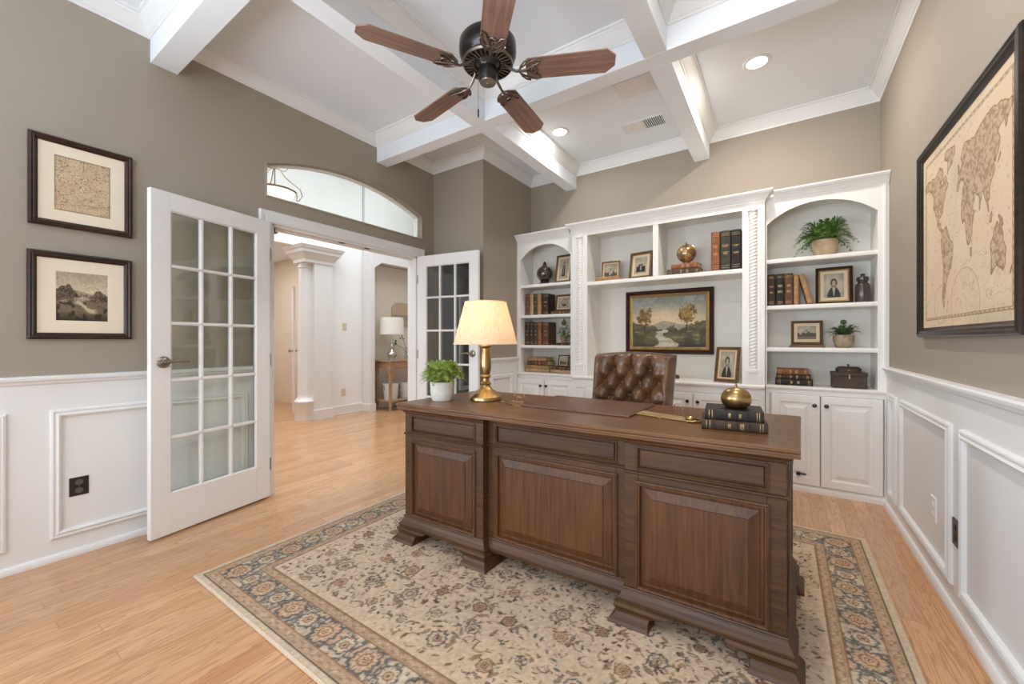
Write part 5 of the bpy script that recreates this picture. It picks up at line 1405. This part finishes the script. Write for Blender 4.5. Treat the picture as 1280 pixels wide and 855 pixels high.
for z_, e in ((0, .0), (.026, .0), (.036, .012), (.040, .02)):
    L.append([((.075 - e) * math.copysign(abs(math.cos(a)) ** .5, math.cos(a)), (.052 - e) * math.copysign(abs(math.sin(a)) ** .5, math.sin(a)), z_) for a in [2 * PI * k / 32 for k in range(32)]])
mb.loft(L); mb.build('body', M_BOX, t)
mb = MB(); mb.lathe([(.004, .040), (.004, .045), (.008, .050), (.008, .055), (.004, .060), (.0001, .061)], seg=12); mb.build('knob', M_BOX, t)
mb = MB(); mb.lathe([(.0001, 0), (.005, 0), (.004, .004), (.0001, .005)], (0, 0, 0), 10, M=T(0, -.052, .016) @ RX(PI2)); mb.build('clasp', M_BRASS, t)
t = thing('wooden_trinket', 'tiny brown trinket on the counter beside the leather chair', 'ornament', (-.830, 3.99, .806))
mb = MB(); mb.lathe([(.0001, 0), (.026, 0), (.030, .012), (.026, .030), (.012, .036), (.0001, .037)], seg=18, sx=1.25); mb.build('body', BRN1, t)

# ------------------------------------------------------------------ desk objects
def shade_mat():
    b = NB('linen_lampshade'); v = b.mapped((1, 1, .15))
    n = b.n('ShaderNodeTexNoise', {'Vector': v, 'Scale': 130.0, 'Detail': 2.0}).outputs[0]
    c = b.mix(b.n('ShaderNodeMapRange', {'Value': n, 'From Min': .3, 'From Max': .7}).outputs[0], rgb(236, 218, 190), rgb(250, 238, 218))
    d = b.n('ShaderNodeBsdfDiffuse', {'Color': c}); tr = b.n('ShaderNodeBsdfTranslucent', {'Color': c})
    m = b.n('ShaderNodeMixShader', {0: .55, 1: d.outputs[0], 2: tr.outputs[0]})
    return b.surf(m.outputs[0])
LPX, LPY = -1.565, 2.025
t = thing('table_lamp', 'lit brass table lamp with cream shade on the desk', 'lamp', (LPX, LPY, DH))
mb = MB(); mb.lathe([(.0001, 0), (.098, 0), (.102, .004), (.102, .022), (.098, .028), (.092, .031), (.088, .036), (.070, .050), (.048, .064), (.034, .080), (.028, .094), (.0001, .096)], seg=48); mb.build('base', M_BRASS, t)
mb = MB(); mb.lathe([(.026, .092), (.034, .096), (.036, .104), (.028, .110), (.022, .116), (.022, .134), (.030, .140), (.036, .148), (.030, .156), (.026, .160), (.034, .190), (.036, .215), (.034, .25), (.028, .30), (.025, .325), (.030, .330), (.040, .336), (.041, .344), (.030, .352), (.022, .356), (.020, .385), (.0001, .386)], seg=36); mb.build('column', M_BRASS, t)
mb = MB(); mb.lathe([(.007, .385), (.007, .60), (.012, .602), (.014, .610), (.006, .618), (.008, .628), (.0001, .634)], seg=14)
for k in range(3): mb.tube([(0, 0, .600), (.128 * math.cos(2.1 * k), .128 * math.sin(2.1 * k), .612)], .0025, 6)
mb.build('harp_and_finial', M_BRASS, t)
mb = MB(); L = []
P_ = [(.202, .352), (.1315, .616)]
for r, z in ((.202, .352), (.167, .484), (.1315, .616), (.1295, .616), (.165, .484), (.200, .352), (.202, .352)):
    L.append([(r * math.cos(2 * PI * k / 64), r * math.sin(2 * PI * k / 64), z) for k in range(64)])
mb.loft(L, smooth=True, cap0=False, cap1=False); sh_ = mb.build('lamp_shade', shade_mat(), t)
mb = MB()
for r, z in ((.2025, .352), (.132, .6155)): mb.tube([(r * math.cos(2 * PI * k / 48), r * math.sin(2 * PI * k / 48), z) for k in range(48)], .0032, 6, closed=True)
mb.build('shade_trim', mat('cream_trim_tape', (226, 204, 168), .8, var=.05), sh_)
mb = MB(); mb.lathe([(.012, .386), (.014, .40), (.014, .43), (.028, .46), (.030, .485), (.022, .505), (.0001, .512)], seg=20)
bu = mb.build('bulb', emit_mat('warm_bulb', (255, 214, 160), 9.0), t)
pl = bpy.data.lights.new('lamp_light', 'POINT'); pl.energy = 4.0; pl.color = (1, .88, .72); pl.shadow_soft_size = .032
po = bpy.data.objects.new('lamp_light', pl); COL.objects.link(po); po.location = (LPX, LPY, DH + .53)

M_BLOT = mat('brown_leather_pad', (98, 63, 42), .42, var=.12, nscale=12, bump=.2, bscale=400)
da = math.radians(1.2)
t = thing('desk_blotter', 'brown leather desk blotter lying on the walnut desk', 'desk blotter', (-.925, 2.145, DH), math.radians(-.6))
mb = MB(); mb.box(-.315, .315, -.212, .235, 0, .011); mb.build('pad', M_BLOT, t, bevel=.003)
mb = MB(); mb.ring([(-.300, -.197), (.300, -.197), (.300, .220), (-.300, .220)], [(0, .0108), (0, .0116), (.003, .0116), (.003, .0108)]); mb.build('stitched_border', mat('dark_leather_edge', (56, 36, 27), .45, var=.1), t)
mb = MB(); mb.lathe([(.0001, .0), (.004, .0), (.003, .0015), (.0001, .002)], (.235, -.165, .011), 8); mb.lathe([(.0001, .0), (.004, .0), (.003, .0015), (.0001, .002)], (.262, -.165, .011), 8); mb.build('brass_studs', M_BRASS, t)
# brass pen tray with loop handles
t = thing('brass_pen_tray', 'long brass rail pen tray on the desk between blotter and books', 'pen tray', (-.498, 2.050, DH), math.radians(-13.5))
mb = MB()
for y in (-.042, -.012, .016, .042):
    mb.tube([(-.115, y, .006), (.155, y, .006)], .0032, 8)
mb.tube([(.150, -.042, .006), (.178, -.038, .006), (.194, -.016, .006), (.194, .016, .006), (.178, .038, .006), (.150, .042, .006)], .005, 8)
for x in (-.115, .02, .150): mb.box(x - .003, x + .003, -.042, .042, 0, .006)
mb.build('rails', M_BRASS, t)
mb = MB(); mb.lathe([(.0001, .0), (.020, .0), (.026, .010), (.024, .016), (.018, .010), (.0001, .008)], (.150, .0, .003), 20); mb.build('ink_cup', M_BRASS, t)
mb = MB()
for x, h in ((.060, .060), (.100, .045), (.135, .06), (.165, .052)): mb.tube([(x, .028, .006), (x, .028, h)], .0018, 6); mb.sphere((x, .028, h), .0038, 8, 5)
mb.build('upright_pins', M_BRASS, t)
t = thing('brass_pen_holder', 'small brass pin stand on the desk between lamp and blotter', 'pen holder', (-1.335, 2.060, DH), math.radians(10))
mb = MB(); mb.box(-.045, .045, -.025, .025, 0, .006)
mb.build('base', M_BRASS, t, bevel=.002)
mb = MB()
for x, h in ((-.03, .065), (-.015, .03), (.0, .035), (.015, .03), (.03, .05)): mb.tube([(x, .008, .006), (x, .008, h)], .0016, 6)
mb.tube([(-.03, .008, .03), (.03, .008, .026)], .0014, 6); mb.build('pins', M_BRASS, t)
t = thing('letter_opener', 'brass letter opener lying in front of the pin stand', 'letter opener', (-1.315, 1.955, DH), math.radians(-18))
mb = MB(); mb.loft([[(-.075, -.010, .001), (-.075, .010, .001), (-.075, .010, .004), (-.075, -.010, .004)], [(.02, -.012, .001), (.02, .012, .001), (.02, .012, .005), (.02, -.012, .005)], [(.085, -.001, .001), (.085, .001, .001), (.085, .001, .003), (.085, -.001, .003)]]); mb.build('blade', M_BRASS, t)
mb = MB(); mb.sphere((-.085, 0, .006), .013, 12, 7, sz=.45); mb.build('handle', M_BRASS, t)
t = thing('brass_bell', 'round brass dome bell on top of the desk books', 'bell', (-.163, 1.975, DH + .0828))
mb = MB(); mb.lathe([(.0001, 0), (.034, 0), (.040, .003), (.052, .016), (.0585, .034), (.0595, .040), (.058, .0405), (.0585, .042), (.056, .056), (.047, .072), (.033, .083), (.016, .089), (.0001, .090)], seg=48); mb.build('dome', M_BRASS, t)
mb = MB(); mb.lathe([(.006, .088), (.0055, .094), (.003, .104), (.0001, .108)], seg=12); mb.build('button', M_BRASS, t)

# ------------------------------------------------------------------ wall plates
def plate(name, label, cat, M, w, h, m, dark):
    o = bpy.data.objects.new(name, None); COL.objects.link(o); o.matrix_world = M; tag(o, label, cat)
    mb = MB(); mb.panel(-w / 2, w / 2, -h / 2, h / 2, [(0, .0), (0, -.003), (.004, -.006), (.006, -.006)]); mb.build('cover_plate', m, o)
    mb = MB()
    for z in (-.022, .022):
        mb.lathe([(.0001, 0), (.0155, 0), (.0155, .0015), (.0001, .002)], (0, 0, 0), 16, M=T(0, -.006, z) @ RX(PI2))
        for x in (-.005, .005): mb.box(x - .001, x + .001, -.0086, -.0075, z - .003, z + .006)
    mb.sphere((0, -.006, 0), .003, 8, 5); mb.build('receptacles', dark, o)
    return o
M_OUTB = mat('dark_brown_plate', (58, 42, 34), .35, var=.08); M_OUTD = mat('black_brown_plate', (34, 27, 24), .35, var=.08); M_OUTW = mat('white_plate', (232, 230, 224), .35, var=.02); M_OUTI = mat('ivory_plate', (214, 202, 178), .4, var=.03)
ML = lambda x, y, z: T(x, y, z) @ RZ(PI2); MR = lambda x, y, z: T(x, y, z) @ RZ(-PI2)
plate('wall_outlet', 'black-brown outlet plate inside the left wainscot panel', 'outlet', ML(XL + .018, .496, .368), .074, .100, M_OUTD, mat('grey_socket', (92, 86, 82), .4))
plate('wall_outlet', 'dark brown outlet plate between panels of the right wainscot', 'outlet', MR(XR - .018, 2.444, .350), .074, .114, M_OUTB, MATS['black_plastic'])
plate('wall_outlet', 'white outlet plate inside the right wainscot panel', 'outlet', MR(XR - .018, 2.745, .349), .078, .118, M_OUTW, M_OUTW)
plate('wall_outlet', 'ivory outlet plate low on the foyer wall beside the column', 'outlet', ML(FX, 3.765, .350), .074, .116, M_OUTI, M_OUTI)
o = plate('light_switch', 'ivory switch plate high on the foyer wall beside the column', 'light switch', ML(FX, 3.782, 1.385), .078, .118, M_OUTI, M_OUTI)

# ------------------------------------------------------------------ ceiling fittings
M_LENS = emit_mat('lamp_lens', (255, 240, 222), 14.0)
for x, y, lb in ((-.143, 3.268, 'glowing recessed ceiling light in the bay nearest the wall map'), (-1.710, 3.335, 'glowing recessed ceiling light behind the fan blades')):
    t = thing('recessed_light', lb, 'ceiling light', (x, y, ZC), group='recessed ceiling lights')
    mb = MB(); mb.lathe([(.062, -.001), (.064, -.006), (.082, -.006), (.088, -.001), (.088, .0), (.062, .0)], seg=40, cap0=False, cap1=False); mb.build('trim_ring', M_WHITE, t)
    mb = MB(); mb.lathe([(.0001, -.002), (.062, -.002), (.062, -.0005), (.0001, -.0005)], seg=32); mb.build('lens', M_LENS, t)
t = thing('ceiling_vent', 'white ceiling air vent with louvres over painted shade, half blanked off', 'vent', (-1.025, 3.640, ZC))
mb = MB(); mb.ring([(-.195, -.105), (.195, -.105), (.195, .105), (-.195, .105)], [(0, 0), (0, -.004), (.018, -.008), (.024, -.006), (.024, 0)]); mb.build('frame', M_CEIL, t)
mb = MB(); mb.box(-.170, .005, -.081, .081, -.005, -.001); mb.build('blank_panel', mat('grey_vent_panel', (228, 226, 223), .7, var=.02), t)
mb = MB(); mb.box(.005, .171, -.081, .081, -.0012, -.0004); mb.build('duct_shadow', mat('painted_duct_shade', (70, 68, 66), .8, var=.05), t)  # dark sheet painted as the shade between louvres, no duct behind it
mb = MB()
for k in range(10): mb.box(.010 + k * .0165, .016 + k * .0165, -.080, .080, -.006, -.002)
mb.build('louvres', M_CEIL, t)
t = thing('ceiling_panel', 'flat grey rectangular ceiling panel between the fan and the vent', 'ceiling panel', (-.930, 3.068, ZC))
mb = MB(); mb.ring([(-.150, -.115), (.150, -.115), (.150, .115), (-.150, .115)], [(0, 0), (0, -.004), (.014, -.006), (.016, -.003), (.016, 0)]); mb.build('frame', M_CEIL, t)
mb = MB(); mb.box(-.135, .135, -.100, .100, -.003, -.0005); mb.build('grille', mat('grey_vent_panel', (228, 226, 223), .7), t)

# ------------------------------------------------------------------ foyer furniture
M_CON = wood('bleached_oak', (150, 118, 90), (190, 160, 130), 'Y', .6)
t = thing('console_table', 'weathered oak console table in the foyer, seen through the doorway', 'console table', (-5.488, 4.98, 0))
X0, X1, Y0_, Y1_ = -.185, .190, -.665, .665
mb = MB(); mb.box(X0 - .012, X1 + .012, Y0_ - .015, Y1_ + .015, .808, .835); mb.build('tabletop', M_CON, t, bevel=.003)
ap = MB(); ap.box(X0 + .01, X1 - .005, Y0_ + .01, Y1_ - .01, .705, .808); ap = ap.build('apron', M_CON, t, bevel=.002)
for k in range(2):
    y0, y1 = Y0_ + .06 + k * .63, Y0_ + .64 + k * .63
    mb = MB(); mb.box(X1 - .008, X1 + .004, y0, y1, .715, .800); d = mb.build('drawer', M_CON, t, bevel=.002)
    mb = MB(); mb.lathe([(.0001, 0), (.006, 0), (.012, .014), (.010, .020), (.0001, .022)], (0, 0, 0), 12, M=T(X1 + .004, (y0 + y1) / 2, .757) @ RY(PI2)); mb.build('knob', M_BRASS, d)
for x in (X0 + .02, X1 - .02):
    for y in (Y0_ + .02, Y1_ - .02):
        mb = MB(); q = .024
        mb.loft([[(x - e, y - e, z), (x + e, y - e, z), (x + e, y + e, z), (x - e, y + e, z)] for z, e in ((0, .015), (.14, .018), (.14, .022), (.19, .022), (.19, .016), (.60, .020), (.66, .024), (.808, .024))]); mb.build('leg', M_CON, t)
mb = MB(); mb.box(X0, X1, Y0_, Y1_, .152, .175); mb.build('lower_shelf', M_CON, t, bevel=.003)
mb = MB(); mb.prism([(X0 + .02, .705), (X0 + .02, .655), (X0 + .06, .685), (0, .70), (X1 - .06, .685), (X1 - .02, .655), (X1 - .02, .705)], Y0_ + .004, Y0_ + .016, 'Y'); mb.build('side_bracket', M_CON, t)
M_MERC = mat('mercury_glass', (206, 200, 190), .12, .75, var=.25, nscale=20)
t = thing('table_lamp', 'unlit lamp with white drum shade on the foyer console table', 'lamp', (-5.48, 4.50, .8352))
mb = MB(); mb.lathe([(.0001, 0), (.075, 0), (.078, .01), (.060, .02), (.050, .03), (.075, .065), (.085, .10), (.070, .135), (.040, .16), (.024, .18), (.030, .20), (.036, .225), (.028, .25), (.020, .27), (.028, .29), (.030, .31), (.018, .34), (.012, .37), (.012, .43), (.0001, .43)], seg=28); mb.build('glass_body', M_MERC, t)
mb = MB(); L = []
for r, z in ((.198, .435), (.190, .715), (.188, .715), (.196, .435), (.198, .435)): L.append([(r * math.cos(2 * PI * k / 48), r * math.sin(2 * PI * k / 48), z) for k in range(48)])
mb.loft(L, smooth=True, cap0=False, cap1=False); s_ = mb.build('drum_shade', mat('white_linen', (240, 238, 232), .85, var=.02, nscale=80), t)
mb = MB(); mb.lathe([(.005, .43), (.005, .73), (.010, .735), (.006, .75), (.0001, .755)], seg=10)
for k in range(3): mb.tube([(0, 0, .70), (.189 * math.cos(2.1 * k), .189 * math.sin(2.1 * k), .71)], .003, 6)
mb.build('harp', M_BRASS, t)
t = thing('flower_vase', 'clear glass vase of green stems on the foyer console table', 'vase', (-5.43, 4.80, .8352)); rng = random.Random(2)
mb = MB(); mb.lathe([(.0001, 0), (.045, 0), (.055, .02), (.060, .08), (.048, .16), (.042, .20), (.048, .215), (.046, .215), (.039, .20), (.045, .16), (.056, .08), (.050, .02), (.0001, .008)], seg=24); mb.build('glass', M_GLASS, t)
mb = MB()
ST = [(-.10, -.22, .30), (.02, .06, .42), (-.03, -.10, .40), (.08, .16, .34), (-.02, .10, .30)]
for a, b_, c in ST: mb.tube([(0, 0, .02), (a * .3, b_ * .3, .2), (a * .7, b_ * .7, c * .8), (a, b_, c)], .004, 6)
mb.build('stems', mat('green_stem', (96, 116, 62), .5, var=.15), t)
mb = MB()
for a, b_, c in ST:
    for k in range(9):
        d = Vector((rng.uniform(-1, 1), rng.uniform(-1, 1), rng.uniform(-.4, 1))).normalized(); s = d.cross(Vector((.3, .2, 1))).normalized(); l = rng.uniform(.05, .085); p = Vector((a, b_, c)) + Vector((rng.uniform(-.03, .03), rng.uniform(-.03, .03), rng.uniform(-.07, .02)))
        vs = [mb.v(q) for q in (p, p + d * l * .5 + s * l * .24, p + d * l, p + d * l * .5 - s * l * .24)]; mb.face(vs)
mb.build('leaves', mat('deep_green_leaf', (40, 82, 40), .5, var=.25, nscale=30), t, recalc=False)
t = thing('wall_plaque', 'beige arched-top panelled plaque on the wall above the foyer console', 'wall plaque', (FX - .04, 5.20, 1.44), PI2)
mb = MB(); W2 = .47
pts = [(-W2, 0), (W2, 0), (W2, .28)] + [(W2 - .13 + .13 * math.cos(a), .28 + .13 * math.sin(a)) for a in [PI2 * k / 6 for k in range(1, 7)]] + [(-W2 + .13 - .13 * math.sin(a), .28 + .13 * math.cos(a)) for a in [PI2 * k / 6 for k in range(0, 7)]]
mb.prism(pts, -.03, 0, 'Y'); mb.build('plaque', mat('taupe_linen_panel', (184, 162, 136), .8, var=.04), t, bevel=.006)
mb = MB()
for z in (.13, .17, .10): mb.box(-W2 + .02, W2 - .02, -.034, -.03, z, z + .008)
mb.build('carved_lines', mat('taupe_groove', (132, 112, 92), .8), t)
M_BKT = mat('white_enamel', (226, 228, 230), .35, var=.03)
for i, (y, lb) in enumerate(((4.46, 'white enamel bucket on the console shelf nearest the oak leg'), (4.78, 'white enamel bucket on the console shelf, farther from the near oak leg'))):
    t = thing('bucket', lb, 'bucket', (-5.46, y, .1755), group='white buckets under the console')
    mb = MB(); mb.lathe([(.0001, 0), (.105, 0), (.108, .005), (.128, .255), (.133, .26), (.130, .266), (.122, .262), (.103, .012), (.0001, .010)], seg=32); mb.build('pail', M_BKT, t)
    mb = MB(); mb.tube([(.13 * math.cos(a) * 1.03, .01, .245 - .17 * math.sin(a)) for a in [PI * k / 14 for k in range(15)]], .005, 6, M=T(.0, 0, 0) @ RZ(PI2)); mb.build('bail_handle', mat('leather_strap', (96, 76, 60), .6), t)
# chandelier seen through the transom
M_CHN = mat('brushed_champagne_metal', (150, 130, 102), .35, .9, var=.08)
t = thing('chandelier', 'champagne metal bowl chandelier hanging in the foyer behind the transom', 'chandelier', (-4.60, 2.19, 2.68))
mb = MB(); mb.lathe([(.0001, 0), (.06, .004), (.12, .025), (.17, .060), (.205, .11), (.200, .112), (.165, .066), (.118, .032), (.058, .010), (.0001, .008)], seg=36); mb.build('glass_bowl', emit_mat('lit_alabaster', (255, 246, 232), 1.7), t)
mb = MB(); mb.ring([(.207 * math.cos(2 * PI * k / 40), .207 * math.sin(2 * PI * k / 40)) for k in range(40)], [(0, .105), (-.008, .108), (-.010, .122), (.0, .126), (.004, .112)]); mb.build('bowl_band', M_CHN, t)
mb = MB(); mb.lathe([(.006, .11), (.006, .36), (.02, .37), (.024, .39), (.012, .41), (.006, .43), (.006, 1.50), (.06, 1.51), (.06, 1.52)], seg=14); mb.build('stem', M_CHN, t)
for k in range(3):
    a = 2 * PI * k / 3 + .9; mb = MB()
    pr = [(.012, .37), (.05, .36), (.10, .28), (.17, .22), (.25, .16), (.27, .09), (.24, .035), (.215, .03), (.215, .06), (.225, .085)]
    mb.tube([(r * math.cos(a), r * math.sin(a), z) for r, z in pr], .0055, 8); mb.build('scroll_arm', M_CHN, t)
    mb = MB(); pr = [(.02, .37), (.10, .36), (.13, .40), (.11, .44), (.085, .42)]
    mb.tube([(r * math.cos(a + .5), r * math.sin(a + .5), z) for r, z in pr], .0045, 8); mb.build('scroll_arm', M_CHN, t)

# the things on the desk stand on its top, moved toward the camera and shrunk to keep their image coordinates
for o in list(COL.objects):
    if o.parent is None and o.get('label') and abs(o.location.z - DH) < .2 and -2.1 < o.location.x < .15 and 1.4 < o.location.y < 2.6 and o.name.split('.')[0] not in ('desk_chair', 'executive_desk', 'ceiling_fan'):
        o.location.x *= .96; o.location.y *= .96; o.scale = (.965, .965, .965)
        o.location.z = DH + .0006 + (o.location.z - DH) * .965
po.location = (LPX * .96, LPY * .96, DH + .53 * .965)
# everything on a shelf sits a hair above it
for o in list(COL.objects):
    if o.parent is None and o.get('label') and o.location.y > 3.7 and o.location.z > .7 and o.name.split('.')[0] in ('book', 'photo_frame', 'potted_fern', 'potted_succulent', 'potted_plant', 'lidded_orb', 'small_globe', 'stoneware_jar', 'wooden_box', 'wooden_trinket', 'frame_plinth'):
        o.location.z += .0006

# ------------------------------------------------------------------ camera, light
cam = bpy.data.cameras.new('camera'); co = bpy.data.objects.new('camera', cam); COL.objects.link(co)
co.location = (0, 0, 1.16); co.rotation_euler = (PI / 2, 0, math.atan(337 / 501))
cam.sensor_width = 36; cam.lens = 501 / 1280 * 36; cam.shift_y = -1.5 / 1280; cam.clip_start = .02
SC.camera = co
def area(name, loc, rot, sx, sy, power, c=(1, 1, 1), spread=PI, shape='RECTANGLE'):
    l = bpy.data.lights.new(name, 'AREA'); l.shape = shape; l.size = sx
    if shape in ('RECTANGLE', 'ELLIPSE'): l.size_y = sy
    l.energy = power; l.color = c; l.spread = spread
    o = bpy.data.objects.new(name, l); COL.objects.link(o); o.location = loc; o.rotation_euler = rot; return o
for (a, b_), wp, tl in zip(WX, (70, 150), (.95, .42)):
    area('window_and_fill_daylight', ((a + b_) / 2, YF - .62, (WZ0 + WZ1) / 2 - .30), (PI / 2 + tl, 0, 0), b_ - a + .2, WZ1 - WZ0, wp, (.79, .895, 1.0))
for x, y, e, c in ((-.143, 3.268, 20, (1, .91, .82)), (-1.710, 3.335, 8, (1, .98, .96)), (-.143, 1.55, 16, (1, .93, .86)), (-.143, -.5, 12, (1, .93, .86))):  # last two are unseen lamps added to brighten the right wall
    area('recessed_and_fill_lamp', (x, y, ZC - .012), (0, 0, 0), .11, .11, e, c, shape='DISK')
area('foyer_light', (-4.5, 2.6, 4.25), (0, 0, 0), 1.8, 5.0, 118, (.88, .94, 1.0), 2.3)
area('window_and_fill_daylight', (XL - .72, (SY0 + SY1) / 2, (SZ0 + SZ1) / 2 - .28), (PI / 2 + .95, 0, -PI / 2 + .6), SY1 - SY0 + .2, SZ1 - SZ0, 330, (.79, .895, 1.0))  # fill light through the added side window, aimed up and along the room
area('hall_light', (-7.2, 2.4, 2.66), (0, 0, 0), 1.2, 1.6, 40, (.98, .98, 1.0))
w = bpy.data.worlds.new('world'); SC.world = w; w.use_nodes = True
w.node_tree.nodes['Background'].inputs[0].default_value = (.80, .88, 1.0, 1); w.node_tree.nodes['Background'].inputs[1].default_value = 1.2
SC.view_settings.view_transform = 'Standard'; SC.view_settings.look = 'None'
SC.view_settings.gamma = 1; SC.view_settings.use_curve_mapping = False; SC.view_settings.exposure = -0.19
cy_ = SC.cycles
cy_.use_denoising = True
cy_.max_bounces = 8; cy_.diffuse_bounces = 5; cy_.glossy_bounces = 4; cy_.transparent_max_bounces = 16; cy_.transmission_bounces = 6
cy_.caustics_reflective = False; cy_.caustics_refractive = False
cy_.sample_clamp_indirect = 6.0
